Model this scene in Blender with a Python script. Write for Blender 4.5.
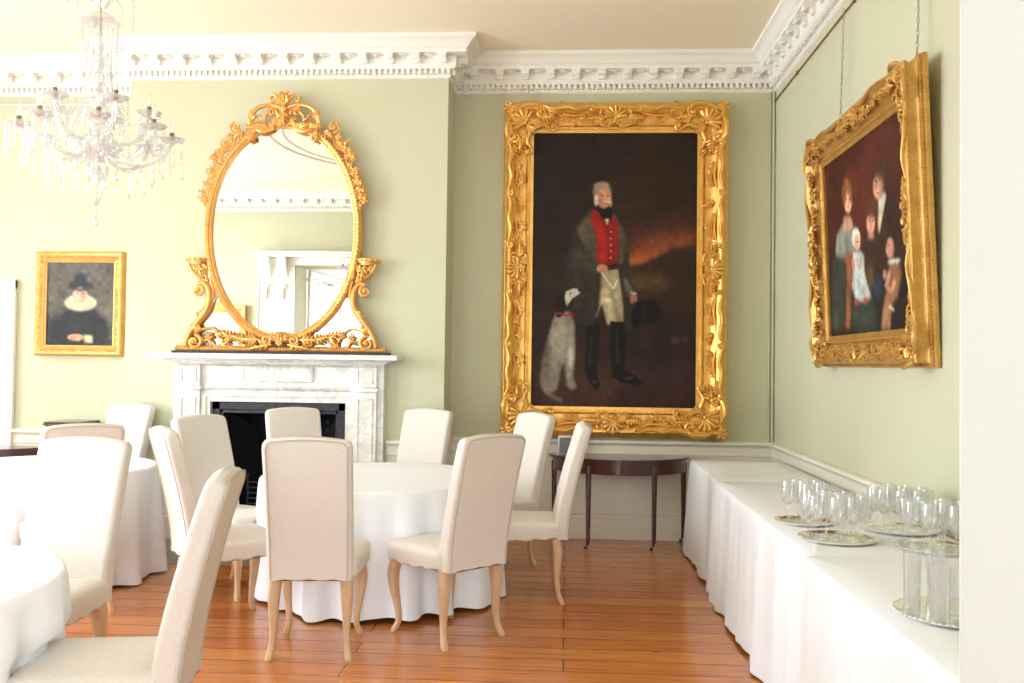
import bpy, math, random
import numpy as np
from mathutils import Matrix, Vector

PI = math.pi
random.seed(7)
rng = np.random.default_rng(7)
scene = bpy.context.scene
for o in list(bpy.data.objects):
    bpy.data.objects.remove(o)
COL = scene.collection

# ------------------------------------------------------------------ camera, sky, lights
YAW, PITCH, ROLL, FPX = .061, .025, .013, 900.0
cam_data = bpy.data.cameras.new('camera')
cam = bpy.data.objects.new('camera', cam_data)
COL.objects.link(cam)
cam_data.sensor_width = 36.0
cam_data.lens = FPX / 1024 * 36.0
cam_data.clip_start = .05
F0 = Vector((-math.sin(YAW), math.cos(YAW), 0)); R0 = Vector((math.cos(YAW), math.sin(YAW), 0)); U0 = Vector((0, 0, 1))
F1 = F0*math.cos(PITCH) + U0*math.sin(PITCH); U1 = U0*math.cos(PITCH) - F0*math.sin(PITCH)
R2 = R0*math.cos(ROLL) + U1*math.sin(ROLL); U2 = U1*math.cos(ROLL) - R0*math.sin(ROLL)
cam.matrix_world = Matrix(((R2.x, U2.x, -F1.x, 0), (R2.y, U2.y, -F1.y, 0), (R2.z, U2.z, -F1.z, 1.5), (0, 0, 0, 1)))
scene.camera = cam

scene.view_settings.view_transform = 'Standard'
scene.view_settings.look = 'None'
scene.view_settings.gamma = 1
scene.view_settings.use_curve_mapping = False
scene.view_settings.exposure = 0.68
scene.cycles.transparent_max_bounces = 40

world = bpy.data.worlds.new('sky')
scene.world = world
world.use_nodes = True
bg = world.node_tree.nodes['Background']
bg.inputs['Color'].default_value = (.86, .93, 1.0, 1)
bg.inputs['Strength'].default_value = 1.6


def area(name, loc, direction, sx, sy, power, color=(1, 1, 1)):
    l = bpy.data.lights.new(name, 'AREA')
    l.shape = 'RECTANGLE'; l.size = sx; l.size_y = sy; l.energy = power; l.color = color
    o = bpy.data.objects.new(name, l)
    COL.objects.link(o)
    o.location = loc
    o.rotation_euler = Vector(direction).to_track_quat('-Z', 'Y').to_euler()
    return o


# room dimensions (metres, camera at x=0, y=0, z=1.5)
XR, XL, YB, YF, ZC = 1.78, -6.6, 7.867, .70, 4.18
BY = YB - .441                 # front of chimney breast
BX0, BX1 = -3.747, -1.013      # its sides
WIN_Y = [(1.35, 2.75), (3.65, 5.05), (5.85, 7.15)]   # three tall windows in the left wall
WZ0, WZ1 = .35, 3.45
DOORX0, DOORX1 = -1.7, .299    # opening the camera stands in
BAYX0, BAYX1 = -4.3, -2.45     # garden door in the front wall

for (y0, y1), pw in zip(WIN_Y, (200, 185, 85)):         # daylight through the left-hand windows
    area('window_daylight', (XL-.42, (y0+y1)/2, (WZ0+WZ1)/2), (1, 0, -.12), y1-y0, WZ1-WZ0, pw, (.80, .91, 1))
area('garden_door_daylight', (-3.4, -3.1, 3.0), (.1, 1, -.25), 2.2, 2.2, 230, (.80, .91, 1))
area('hall_fill', (.35, -2.85, 1.9), (-.16, 1, -.05), 1.2, 2.6, 105, (.80, .91, 1))  # added fill lamp behind the camera, the hall has no window


# ------------------------------------------------------------------ materials
def lin(c):
    r = []
    for v in c[:3]:
        v = v/255.0
        r.append(v/12.92 if v <= .04045 else ((v+.055)/1.055)**2.4)
    return (*r, 1)


MATS = {}


def mat(name, color, rough=.6, metal=0.0, noise=None, bump=None, spec=None, coat=0, sheen=0, **kw):
    """noise=(scale, other_colour, amount)  bump=(scale, strength[, detail])"""
    if name in MATS: return MATS[name]
    m = bpy.data.materials.new(name); m.use_nodes = True
    nt = m.node_tree; N = nt.nodes; L = nt.links
    b = N['Principled BSDF']
    b.inputs['Base Color'].default_value = lin(color)
    b.inputs['Roughness'].default_value = rough
    b.inputs['Metallic'].default_value = metal
    if spec is not None: b.inputs['Specular IOR Level'].default_value = spec
    if coat: b.inputs['Coat Weight'].default_value = coat; b.inputs['Coat Roughness'].default_value = kw.get('coat_rough', .1)
    if sheen: b.inputs['Sheen Weight'].default_value = sheen; b.inputs['Sheen Roughness'].default_value = .4
    tc = N.new('ShaderNodeTexCoord')
    if noise:
        n = N.new('ShaderNodeTexNoise'); n.inputs['Scale'].default_value = noise[0]; n.inputs['Detail'].default_value = 5
        L.new(tc.outputs['Object'], n.inputs['Vector'])
        r = N.new('ShaderNodeValToRGB')
        r.color_ramp.elements[0].position = .5-.5*noise[2]; r.color_ramp.elements[1].position = .5+.5*noise[2]
        r.color_ramp.elements[0].color = lin(color); r.color_ramp.elements[1].color = lin(noise[1])
        L.new(n.outputs['Fac'], r.inputs['Fac']); L.new(r.outputs['Color'], b.inputs['Base Color'])
    if bump:
        n = N.new('ShaderNodeTexNoise'); n.inputs['Scale'].default_value = bump[0]; n.inputs['Detail'].default_value = 3
        L.new(tc.outputs['Object'], n.inputs['Vector'])
        bp = N.new('ShaderNodeBump'); bp.inputs['Strength'].default_value = bump[1]; bp.inputs['Distance'].default_value = .01
        L.new(n.outputs['Fac'], bp.inputs['Height']); L.new(bp.outputs['Normal'], b.inputs['Normal'])
    MATS[name] = m
    return m


WALL = mat('sage_paint', (203, 201, 169), .75, noise=(.7, (206, 205, 178), .8), bump=(35, .04))
CEIL = mat('ceiling_paint', (250, 239, 214), .85, noise=(.8, (252, 242, 219), .9))
PLASTER = mat('white_plaster', (246, 242, 234), .7, bump=(30, .05))
CREAM = mat('cream_joinery', (238, 231, 212), .45, noise=(2, (243, 236, 220), .9))
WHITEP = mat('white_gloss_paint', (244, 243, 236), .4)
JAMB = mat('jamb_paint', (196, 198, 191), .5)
LINEN_W = mat('white_table_linen', (243, 245, 250), .8, bump=(240, .05), sheen=.1)
OAKL = mat('bleached_oak', (224, 188, 150), .5, noise=(14, (200, 160, 120), .9), bump=(60, .12))
MAHOG = mat('dark_mahogany', (84, 34, 24), .22, noise=(9, (58, 22, 17), .9), coat=.4)
BLACKM = mat('black_metal', (22, 22, 24), .4)
IRON = mat('cast_iron', (44, 43, 48), .45, metal=.5, noise=(22, (70, 68, 74), .5), bump=(60, .2))
SOOT = mat('soot', (7, 7, 7), .95)
SLATE = mat('slate_strip', (52, 52, 52), .5)
SILVER = mat('silver_plate', (235, 232, 226), .12, metal=1)
MIRROR = mat('silvered_glass', (226, 229, 227), .01, metal=1)
BRASS = mat('brass', (170, 130, 70), .35, metal=1)
GREYP = mat('grey_mesh', (128, 130, 132), .6, bump=(400, .2))
WHITEPL = mat('white_plastic', (235, 235, 232), .4)
CHAIN = mat('steel_chain', (176, 178, 170), .4, metal=.7)
SLEEVE = mat('candle_sleeve', (124, 122, 92), .4, metal=.3)


def gold(name, a, b_, dark, rough=.34):
    m = mat(name, a, rough, metal=.62, noise=(11, b_, .5), bump=(60, .35))
    nt = m.node_tree; N = nt.nodes; L = nt.links
    b = N['Principled BSDF']
    src = b.inputs['Base Color'].links[0].from_socket
    tc = next(n for n in N if n.type == 'TEX_COORD')
    n = N.new('ShaderNodeTexNoise'); n.inputs['Scale'].default_value = 75; n.inputs['Detail'].default_value = 6
    L.new(tc.outputs['Object'], n.inputs['Vector'])
    r = N.new('ShaderNodeValToRGB'); r.color_ramp.elements[0].position = .56; r.color_ramp.elements[1].position = .8
    r.color_ramp.elements[0].color = (0, 0, 0, 1); r.color_ramp.elements[1].color = (.7, .7, .7, 1)
    mx = N.new('ShaderNodeMixRGB'); L.new(n.outputs['Fac'], r.inputs['Fac']); L.new(r.outputs['Color'], mx.inputs['Fac'])
    L.new(src, mx.inputs['Color1']); mx.inputs['Color2'].default_value = lin(dark)      # worn bole showing through
    L.new(mx.outputs['Color'], b.inputs['Base Color'])
    return m


GOLD = gold('gilt', (228, 166, 76), (246, 198, 110), (150, 84, 34), .28)
GOLDP = gold('pale_gilt', (220, 160, 84), (238, 186, 112), (168, 104, 50), .4)
GOLDO = gold('old_gilt', (196, 148, 76), (226, 182, 106), (126, 80, 40), .38)


def linen():
    m = bpy.data.materials.new('natural_linen'); m.use_nodes = True
    nt = m.node_tree; N = nt.nodes; L = nt.links; b = N['Principled BSDF']
    b.inputs['Roughness'].default_value = .9; b.inputs['Sheen Weight'].default_value = .15
    tc = N.new('ShaderNodeTexCoord')
    mx = N.new('ShaderNodeMixRGB'); mx.inputs['Fac'].default_value = .5
    outs = []
    for sc in ((420, 420, 60), (60, 60, 420)):
        mp = N.new('ShaderNodeMapping'); mp.inputs['Scale'].default_value = sc
        n = N.new('ShaderNodeTexNoise'); n.inputs['Scale'].default_value = 1; n.inputs['Detail'].default_value = 2
        L.new(tc.outputs['Object'], mp.inputs['Vector']); L.new(mp.outputs['Vector'], n.inputs['Vector'])
        outs.append(n.outputs['Fac'])
    L.new(outs[0], mx.inputs['Color1']); L.new(outs[1], mx.inputs['Color2'])
    r = N.new('ShaderNodeValToRGB'); r.color_ramp.elements[0].position = .36; r.color_ramp.elements[1].position = .62
    r.color_ramp.elements[0].color = lin((216, 206, 196)); r.color_ramp.elements[1].color = lin((229, 221, 212))
    L.new(mx.outputs['Color'], r.inputs['Fac']); L.new(r.outputs['Color'], b.inputs['Base Color'])
    bp = N.new('ShaderNodeBump'); bp.inputs['Strength'].default_value = .15; bp.inputs['Distance'].default_value = .004
    L.new(mx.outputs['Color'], bp.inputs['Height']); L.new(bp.outputs['Normal'], b.inputs['Normal'])
    return m


LINEN = linen()
PIPING = mat('linen_piping', (196, 184, 170), .9)


def floor_mat():
    m = bpy.data.materials.new('varnished_boards'); m.use_nodes = True
    nt = m.node_tree; N = nt.nodes; L = nt.links; b = N['Principled BSDF']
    tc = N.new('ShaderNodeTexCoord')
    br = N.new('ShaderNodeTexBrick')
    br.offset = .37; br.inputs['Scale'].default_value = 1
    br.inputs['Brick Width'].default_value = 2.9; br.inputs['Row Height'].default_value = .178
    br.inputs['Mortar Size'].default_value = .0035; br.inputs['Mortar Smooth'].default_value = .3; br.inputs['Bias'].default_value = 0
    br.inputs['Color1'].default_value = lin((224, 146, 78)); br.inputs['Color2'].default_value = lin((202, 120, 58))
    br.inputs['Mortar'].default_value = lin((70, 30, 14))
    L.new(tc.outputs['Object'], br.inputs['Vector'])
    mp = N.new('ShaderNodeMapping'); mp.inputs['Scale'].default_value = (1.3, 22, 1)
    n = N.new('ShaderNodeTexNoise'); n.inputs['Scale'].default_value = 2.2; n.inputs['Detail'].default_value = 8; n.inputs['Distortion'].default_value = .6
    L.new(tc.outputs['Object'], mp.inputs['Vector']); L.new(mp.outputs['Vector'], n.inputs['Vector'])
    r = N.new('ShaderNodeValToRGB'); r.color_ramp.elements[0].position = .3; r.color_ramp.elements[1].position = .7
    r.color_ramp.elements[0].color = (.6, .52, .45, 1); r.color_ramp.elements[1].color = (1.12, 1.1, 1.05, 1)
    L.new(n.outputs['Fac'], r.inputs['Fac'])
    mx = N.new('ShaderNodeMixRGB'); mx.blend_type = 'MULTIPLY'; mx.inputs['Fac'].default_value = .8
    L.new(br.outputs['Color'], mx.inputs['Color1']); L.new(r.outputs['Color'], mx.inputs['Color2'])
    # knots
    v = N.new('ShaderNodeTexVoronoi'); v.inputs['Scale'].default_value = 2.3
    L.new(tc.outputs['Object'], v.inputs['Vector'])
    r2 = N.new('ShaderNodeValToRGB'); r2.color_ramp.elements[0].position = .02; r2.color_ramp.elements[1].position = .05
    r2.color_ramp.elements[0].color = (.35, .25, .2, 1); r2.color_ramp.elements[1].color = (1, 1, 1, 1)
    L.new(v.outputs['Distance'], r2.inputs['Fac'])
    mx2 = N.new('ShaderNodeMixRGB'); mx2.blend_type = 'MULTIPLY'; mx2.inputs['Fac'].default_value = .8
    L.new(mx.outputs['Color'], mx2.inputs['Color1']); L.new(r2.outputs['Color'], mx2.inputs['Color2'])
    L.new(mx2.outputs['Color'], b.inputs['Base Color'])
    b.inputs['Roughness'].default_value = .27
    b.inputs['Coat Weight'].default_value = .35; b.inputs['Coat Roughness'].default_value = .12
    bp = N.new('ShaderNodeBump'); bp.inputs['Strength'].default_value = .25; bp.inputs['Distance'].default_value = .003; bp.invert = True
    L.new(br.outputs['Fac'], bp.inputs['Height'])
    n3 = N.new('ShaderNodeTexNoise'); n3.inputs['Scale'].default_value = 5
    L.new(mp.outputs['Vector'], n3.inputs['Vector'])
    bp2 = N.new('ShaderNodeBump'); bp2.inputs['Strength'].default_value = .08; bp2.inputs['Distance'].default_value = .01
    L.new(n3.outputs['Fac'], bp2.inputs['Height']); L.new(bp.outputs['Normal'], bp2.inputs['Normal'])
    L.new(bp2.outputs['Normal'], b.inputs['Normal'])
    return m


def marble():
    m = bpy.data.materials.new('white_marble'); m.use_nodes = True
    nt = m.node_tree; N = nt.nodes; L = nt.links; b = N['Principled BSDF']
    tc = N.new('ShaderNodeTexCoord')
    n = N.new('ShaderNodeTexNoise'); n.inputs['Scale'].default_value = 3.2; n.inputs['Detail'].default_value = 9; n.inputs['Distortion'].default_value = 1.6
    L.new(tc.outputs['Object'], n.inputs['Vector'])
    r = N.new('ShaderNodeValToRGB'); e = r.color_ramp.elements
    e[0].position = .44; e[0].color = lin((238, 234, 227)); e[1].position = .56; e[1].color = lin((236, 231, 224))
    k = e.new(.5); k.color = lin((216, 211, 204))
    L.new(n.outputs['Fac'], r.inputs['Fac']); L.new(r.outputs['Color'], b.inputs['Base Color'])
    b.inputs['Roughness'].default_value = .3
    return m


MARBLE = marble()
HEARTHM = mat('grey_granite', (176, 170, 160), .5, noise=(60, (110, 104, 98), .5))


def thin_glass(name, tint=(1, 1, 1), base=.06, edge=.75, rough=.02, white=0):
    m = bpy.data.materials.new(name); m.use_nodes = True
    nt = m.node_tree; N = nt.nodes; L = nt.links
    N.remove(N['Principled BSDF'])
    out = next(n for n in N if n.type == 'OUTPUT_MATERIAL')
    t = N.new('ShaderNodeBsdfTransparent'); t.inputs['Color'].default_value = (*tint, 1)
    g = N.new('ShaderNodeBsdfGlossy'); g.inputs['Roughness'].default_value = rough
    lw = N.new('ShaderNodeLayerWeight'); lw.inputs['Blend'].default_value = .35
    mr = N.new('ShaderNodeMapRange'); mr.inputs['To Min'].default_value = base; mr.inputs['To Max'].default_value = edge
    L.new(lw.outputs['Facing'], mr.inputs['Value'])
    mx = N.new('ShaderNodeMixShader'); L.new(mr.outputs['Result'], mx.inputs['Fac'])
    L.new(t.outputs['BSDF'], mx.inputs[1]); L.new(g.outputs['BSDF'], mx.inputs[2]); res = mx.outputs['Shader']
    if white:                                   # plain white mixed into the glass in place of its sparkle
        df = N.new('ShaderNodeBsdfDiffuse'); df.inputs['Color'].default_value = (.95, .95, .95, 1)
        m2 = N.new('ShaderNodeMixShader'); m2.inputs['Fac'].default_value = white
        L.new(res, m2.inputs[1]); L.new(df.outputs['BSDF'], m2.inputs[2]); res = m2.outputs['Shader']
    L.new(res, out.inputs['Surface'])
    return m


PANE = thin_glass('window_glass', (1, 1, 1), .03, .4)
GLASSW = thin_glass('drinking_glass', (.99, .993, .993), .05, .5, .03, .09)
CRYSTAL = thin_glass('crystal', (.985, .985, .99), .2, .8, .05, .22)
BULB = mat('frosted_bulb', (255, 226, 178), .3)
BULB.node_tree.nodes['Principled BSDF'].inputs['Emission Color'].default_value = lin((255, 205, 140))
BULB.node_tree.nodes['Principled BSDF'].inputs['Emission Strength'].default_value = .7


# ------------------------------------------------------------------ mesh builder
class MB:
    def __init__(s):
        s.v = []; s.f = []; s.n = 0; s.T = None; s.k = 1.0
    def add(s, V, F):
        V = np.asarray(V, float)
        if s.T is not None: V = V @ s.T[:3, :3].T + s.T[:3, 3]
        s.v.append(V)
        for f in F: s.f.append(tuple(i+s.n for i in f))
        s.n += len(V)
        return s
    def box(s, x0, x1, y0, y1, z0, z1, bev=0):
        if bev <= 0:
            V = [(x, y, z) for z in (z0, z1) for y in (y0, y1) for x in (x0, x1)]
            return s.add(V, [(0, 2, 3, 1), (4, 5, 7, 6), (0, 1, 5, 4), (2, 6, 7, 3), (0, 4, 6, 2), (1, 3, 7, 5)])
        b = min(bev, (x1-x0)/2.01, (y1-y0)/2.01, (z1-z0)/2.01)
        def ring(i, z):
            return [(x0+i, y0+b, z), (x0+b, y0+i, z), (x1-b, y0+i, z), (x1-i, y0+b, z), (x1-i, y1-b, z), (x1-b, y1-i, z), (x0+b, y1-i, z), (x0+i, y1-b, z)]
        def ring2(z):
            return [(x0+b, y0+b, z)]*2 + [(x1-b, y0+b, z)]*2 + [(x1-b, y1-b, z)]*2 + [(x0+b, y1-b, z)]*2
        return s.loft([ring2(z0), ring(0, z0+b), ring(0, z1-b), ring2(z1)])
    def loft(s, rings, cap=True, closed=True):
        rings = [np.asarray(r, float) for r in rings]
        n = len(rings[0]); V = np.concatenate(rings); F = []
        m = n if closed else n-1
        for i in range(len(rings)-1):
            for j in range(m):
                k = (j+1) % n
                F.append((i*n+j, i*n+k, (i+1)*n+k, (i+1)*n+j))
        if cap and closed:
            F.append(tuple(range(n))[::-1]); F.append(tuple((len(rings)-1)*n+j for j in range(n)))
        return s.add(V, F)
    def lathe(s, prof, c=(0, 0, 0), n=24, cap=False, flute=0, nf=0):
        rings = []
        for (r, z) in prof:
            a = np.arange(n)*2*PI/n
            rr = r*(1+flute*np.cos(nf*a)) if nf else r
            rings.append(np.stack([c[0]+rr*np.cos(a), c[1]+rr*np.sin(a), np.full(n, c[2]+z)], 1))
        return s.loft(rings, cap=cap)
    def tube(s, path, rad, n=8, flat=1.0, up=None):
        P = np.asarray(path, float); m = len(P)
        rad = s.k*(np.full(m, rad, float) if np.isscalar(rad) else np.asarray(rad, float))
        T = np.gradient(P, axis=0); T /= np.linalg.norm(T, axis=1)[:, None]+1e-12
        u = np.array(up if up is not None else ((0, 0, 1) if abs(T[0][2]) < .9 else (1, 0, 0)), float)
        rings = []
        a = np.arange(n)*2*PI/n
        for i in range(m):
            x = np.cross(T[i], u); ln = np.linalg.norm(x)
            if ln < 1e-6: x = np.array([1., 0, 0])
            else: x /= ln
            y = np.cross(x, T[i])
            if up is None: u = y
            rings.append(P[i]+rad[i]*(np.outer(np.cos(a), x)+flat*np.outer(np.sin(a), y)))
        return s.loft(rings)
    def ell(s, c, r, n=10, m=7, rotz=0.0):
        th = np.linspace(0, PI, m)[1:-1]; a = np.arange(n)*2*PI/n
        V = [(0, 0, 1)]
        for t in th: V += [(math.sin(t)*math.cos(p), math.sin(t)*math.sin(p), math.cos(t)) for p in a]
        V.append((0, 0, -1)); V = np.array(V)*np.array(r)
        if rotz:
            cz, sz = math.cos(rotz), math.sin(rotz)
            V = np.stack([V[:, 0]*cz-V[:, 1]*sz, V[:, 0]*sz+V[:, 1]*cz, V[:, 2]], 1)
        V = V+np.array(c); F = []
        for j in range(n): F.append((0, 1+j, 1+(j+1) % n))
        for i in range(len(th)-1):
            for j in range(n):
                k = (j+1) % n
                F.append((1+i*n+j, 1+(i+1)*n+j, 1+(i+1)*n+k, 1+i*n+k))
        b = 1+(len(th)-1)*n; e = len(V)-1
        for j in range(n): F.append((e, b+(j+1) % n, b+j))
        return s.add(V, F)
    def prism(s, poly, h0, h1):
        n = len(poly); V = [(x, y, h0) for x, y in poly]+[(x, y, h1) for x, y in poly]
        F = [tuple(range(n))[::-1], tuple(range(n, 2*n))]+[(i, (i+1) % n, n+(i+1) % n, n+i) for i in range(n)]
        return s.add(V, F)
    def build(s, name, m, parent=None, smooth=True, angle=40, xf=None):
        me = bpy.data.meshes.new(name)
        V = np.concatenate(s.v)
        if xf is not None: V = V @ np.array(xf, float).T
        me.from_pydata(V.tolist(), [], s.f)
        me.materials.append(m)
        if smooth:
            me.shade_smooth() if hasattr(me, 'shade_smooth') else None
            try: me.set_sharp_from_angle(angle=math.radians(angle))
            except Exception: pass
        import bmesh
        bm = bmesh.new(); bm.from_mesh(me)
        bmesh.ops.recalc_face_normals(bm, faces=bm.faces); bm.to_mesh(me); bm.free()
        o = bpy.data.objects.new(name, me); COL.objects.link(o)
        if parent: o.parent = parent
        return o


FRONT = ((1, 0, 0), (0, 0, -1), (0, 1, 0))    # (a, b, h) -> (x, -h, b): a relief facing the camera


def tag(o, label=None, cat=None, group=None, kind=None):
    if label: o['label'] = label
    if cat: o['category'] = cat
    if group: o['group'] = group
    if kind: o['kind'] = kind
    return o


def empty(name, loc, rz=0, rx=0):
    o = bpy.data.objects.new(name, None); o.empty_display_size = .1
    COL.objects.link(o); o.location = loc; o.rotation_euler = (rx, 0, rz)
    return o


def copy_tree(o, parent=None):
    c = o.copy(); COL.objects.link(c)
    if parent: c.parent = parent
    for ch in [x for x in bpy.data.objects if x.parent == o]: copy_tree(ch, c)
    return c


def struct(mb, name, m, parent=None, **kw):
    o = mb.build(name, m, parent, **kw)
    if not parent: o['kind'] = 'structure'
    return o


# ------------------------------------------------------------------ the room shell
T = .3
struct(MB().box(XL-.4, XR+.4, -3.2, YB+.4, -.1, 0), 'floor', floor_mat(), smooth=False)
struct(MB().box(XL-.4, XR+.4, YF-.6, YB+.4, ZC, ZC+.1), 'ceiling', CEIL, smooth=False)
struct(MB().box(XR, XR+T, YF-.6, YB+.3, 0, ZC), 'wall_right', WALL, smooth=False)
wb = MB()
wb.box(BX1, XR, YB, YB+T, 0, ZC); wb.box(XL, BX0, YB, YB+T, 0, ZC); wb.box(BX0, BX1, YB+.1, YB+T, 0, ZC)
struct(wb, 'wall_back', WALL, smooth=False)
FX = -2.385
cb = MB()
cb.box(BX0, FX-.6, BY, YB+.1, 0, ZC); cb.box(FX+.6, BX1, BY, YB+.1, 0, ZC); cb.box(FX-.6, FX+.6, BY, YB+.1, 1.2, ZC)
struct(cb, 'wall_chimney', WALL, smooth=False)
wl = MB()
ys = [YF-.6]+[v for w in WIN_Y for v in w]+[YB+.3]
for i in range(0, len(ys), 2): wl.box(XL-.4, XL, ys[i], ys[i+1], 0, ZC)
for (y0, y1) in WIN_Y: wl.box(XL-.4, XL, y0, y1, 0, WZ0); wl.box(XL-.4, XL, y0, y1, WZ1, ZC)
struct(wl, 'wall_left', WALL, smooth=False)
wf = MB()
DT = 3.02
wf.box(XL, BAYX0, YF-.6, YF, 0, ZC); wf.box(BAYX0, BAYX1, YF-.6, YF, DT, ZC)
wf.box(BAYX1, DOORX0, YF-.6, YF, 0, ZC); wf.box(DOORX0, DOORX1+.02, YF-.6, YF, 2.9, ZC); wf.box(DOORX1+.02, XR, YF-.6, YF, 0, ZC)
struct(wf, 'wall_front', WALL, smooth=False)
# the hall behind the camera
hl = MB()
hl.box(DOORX0-.5, DOORX0-.3, -3.2, YF-.6, 0, 3.2); hl.box(1.2, 1.4, -3.2, YF-.6, 0, 3.2); hl.box(DOORX0-.5, 1.4, -3.2, YF-.6, 3.2, 3.3)
hl.box(DOORX0-.5, 1.4, -3.3, -3.1, 0, 3.3)
struct(hl, 'wall_hall', WHITEP, smooth=False)


# windows of the left wall
def window(n, y0, y1):
    g = MB().box(XL-.32, XL-.315, y0+.05, y1-.05, WZ0+.05, WZ1-.05)
    o = struct(g, 'window_%d' % n, PANE, smooth=False)
    f = MB()
    f.box(XL-.35, XL-.28, y0, y0+.07, WZ0, WZ1); f.box(XL-.35, XL-.28, y1-.07, y1, WZ0, WZ1)
    for z in (WZ0, WZ1-.07, (WZ0+WZ1)/2-.03): f.box(XL-.35, XL-.28, y0, y1, z, z+.07)
    for k in (1, 2): y = y0+(y1-y0)*k/3; f.box(XL-.335, XL-.3, y-.011, y+.011, WZ0, WZ1)
    for k in (1, 2, 4, 5): z = WZ0+(WZ1-WZ0)*k/6; f.box(XL-.335, XL-.3, y0, y1, z-.011, z+.011)
    f.build('window_frame', WHITEP, o, smooth=False)
    a = MB()
    a.box(XL, XL+.04, y0-.13, y0, 0, WZ1+.13, .01); a.box(XL, XL+.04, y1, y1+.13, 0, WZ1+.13, .01); a.box(XL, XL+.05, y0-.13, y1+.13, WZ1, WZ1+.15, .01)
    a.box(XL, XL+.03, y0, y1, 0, WZ0); a.box(XL-.28, XL+.08, y0-.02, y1+.02, WZ0, WZ0+.04, .01)
    a.build('window_architrave', WHITEP, o)


for i, w in enumerate(WIN_Y): window(i+1, *w)

# cornice, dado rail, skirting: swept round the room
ROOM = [(XR, YF), (XR, YB), (BX1, YB), (BX1, BY), (BX0, BY), (BX0, YB), (XL, YB), (XL, YF)]


def offset_poly(P, d):
    out = []
    n = len(P)
    for i in range(n):
        p0, p1, p2 = (np.array(P[(i+k) % n], float) for k in (-1, 0, 1))
        a = (p1-p0)/np.linalg.norm(p1-p0); b = (p2-p1)/np.linalg.norm(p2-p1)
        na = np.array([-a[1], a[0]]); nb = np.array([-b[1], b[0]])
        out.append(p1+d*(na+nb))
    return out


def sweep_room(prof, name, m, extra=None):
    mb = MB()
    rings = []
    for (d, z) in prof:
        rings.append([(x, y, z) for x, y in offset_poly(ROOM, d)])
    mb.loft(rings, cap=False)
    if extra: extra(mb)
    return struct(mb, name, m, angle=25)


def along(d, cb_):
    """call cb_(matrix, length) for each wall run; local x along wall, y = into the room"""
    Q = offset_poly(ROOM, d); n = len(Q)
    for i in range(n):
        p = np.array(Q[i]); q = np.array(Q[(i+1) % n]); ln = np.linalg.norm(q-p); a = (q-p)/ln
        M4 = np.eye(4); M4[:3, 0] = (a[0], a[1], 0); M4[:3, 1] = (-a[1], a[0], 0); M4[:3, 3] = (p[0], p[1], 0)
        cb_(M4, ln)


H0 = 3.885
cor = [(0, H0-.005), (.012, H0), (.016, H0+.008), (.02, H0+.016), (.022, H0+.02), (.022, H0+.062), (.054, H0+.064), (.056, H0+.072), (.062, H0+.078), (.066, H0+.088), (.07, H0+.094), (.07, H0+.166),
       (.16, H0+.168), (.162, H0+.172), (.164, H0+.19), (.174, H0+.196), (.174, H0+.206), (.187, H0+.213), (.2, H0+.232), (.224, H0+.252), (.236, H0+.258), (.25, H0+.264), (.25, ZC)]


def cor_extra(mb):
    def dent(M4, ln):
        mb.T = M4
        k = max(1, round(ln/.048)); s = ln/k
        for i in range(k): mb.box(i*s+.011, i*s+s-.011, -.004, .03, H0+.022, H0+.064)
        mb.T = None
    along(.028, dent)
    def egg(M4, ln):
        mb.T = M4
        k = max(1, round(ln/.032)); s = ln/k
        for i in range(k): mb.ell((i*s+s/2, -.004, H0+.011), (.011, .006, .006), 6, 5)
        mb.T = None
    along(.022, egg)
    def mod(M4, ln):
        mb.T = M4
        k = max(1, round(ln/.222)); s = ln/k
        if ln < .4: k = 1; s = ln
        for i in range(k):
            x = i*s+s/2; w = .034
            # scrolled bracket: side profile lofted across its width
            pr = [(0, .16), (.082, .16), (.088, .146), (.086, .13), (.074, .12), (.062, .124), (.045, .132), (.032, .122), (.022, .104), (.01, .094), (0, .096)]
            mb.loft([[(x-w, y, H0+z) for y, z in pr], [(x+w, y, H0+z) for y, z in pr]])
            mb.ell((x, .076, H0+.135), (w+.005, .014, .016), 6, 6)
            mb.ell((x, .02, H0+.106), (w+.004, .013, .014), 6, 6)
            mb.box(x-w-.006, x+w+.006, 0, .092, H0+.155, H0+.168)
            # rosette in the soffit between brackets
            if k > 1 and i < k-1:
                xr = x+s/2
                for q in range(8):
                    a = q*PI/4; mb.ell((xr+.026*math.cos(a), .045+.022*math.sin(a), H0+.16), (.014, .012, .008), 6, 5)
                mb.ell((xr, .045, H0+.155), (.013, .012, .014), 6, 5)
        mb.T = None
    along(.07, mod)
    def bead(M4, ln):
        mb.T = M4
        k = max(1, round(ln/.03)); s = ln/k
        for i in range(k): mb.ell((i*s+s/2, 0, H0+.2), (.009, .007, .006), 6, 5)
        mb.T = None
    along(.174, bead)


sweep_room(cor, 'trim_1', PLASTER, cor_extra)
GAPS = [('front', DOORX0, DOORX1)]


def runs_sweep(prof, name, m, runs, extra=None):
    """runs: list of ((x0,y0),(x1,y1)) with the room on the left of the direction"""
    mb = MB()
    for pts in runs:
        P = [np.array(p, float) for p in pts]
        rings = [[] for _ in P]
        for i, p in enumerate(P):
            ns = []
            if i > 0: a = P[i]-P[i-1]; a /= np.linalg.norm(a); ns.append(np.array([-a[1], a[0]]))
            if i < len(P)-1: a = P[i+1]-P[i]; a /= np.linalg.norm(a); ns.append(np.array([-a[1], a[0]]))
            nn = ns[0] if len(ns) == 1 else ns[0]+ns[1]
            if len(ns) == 2 and abs(np.dot(ns[0], ns[1])) > .99: nn = ns[0]
            rings[i] = [(*(p+d*nn), z) for d, z in prof]
        mb.loft(rings, cap=True, closed=True)
    if extra: extra(mb)
    return struct(mb, name, m, angle=25)


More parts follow.
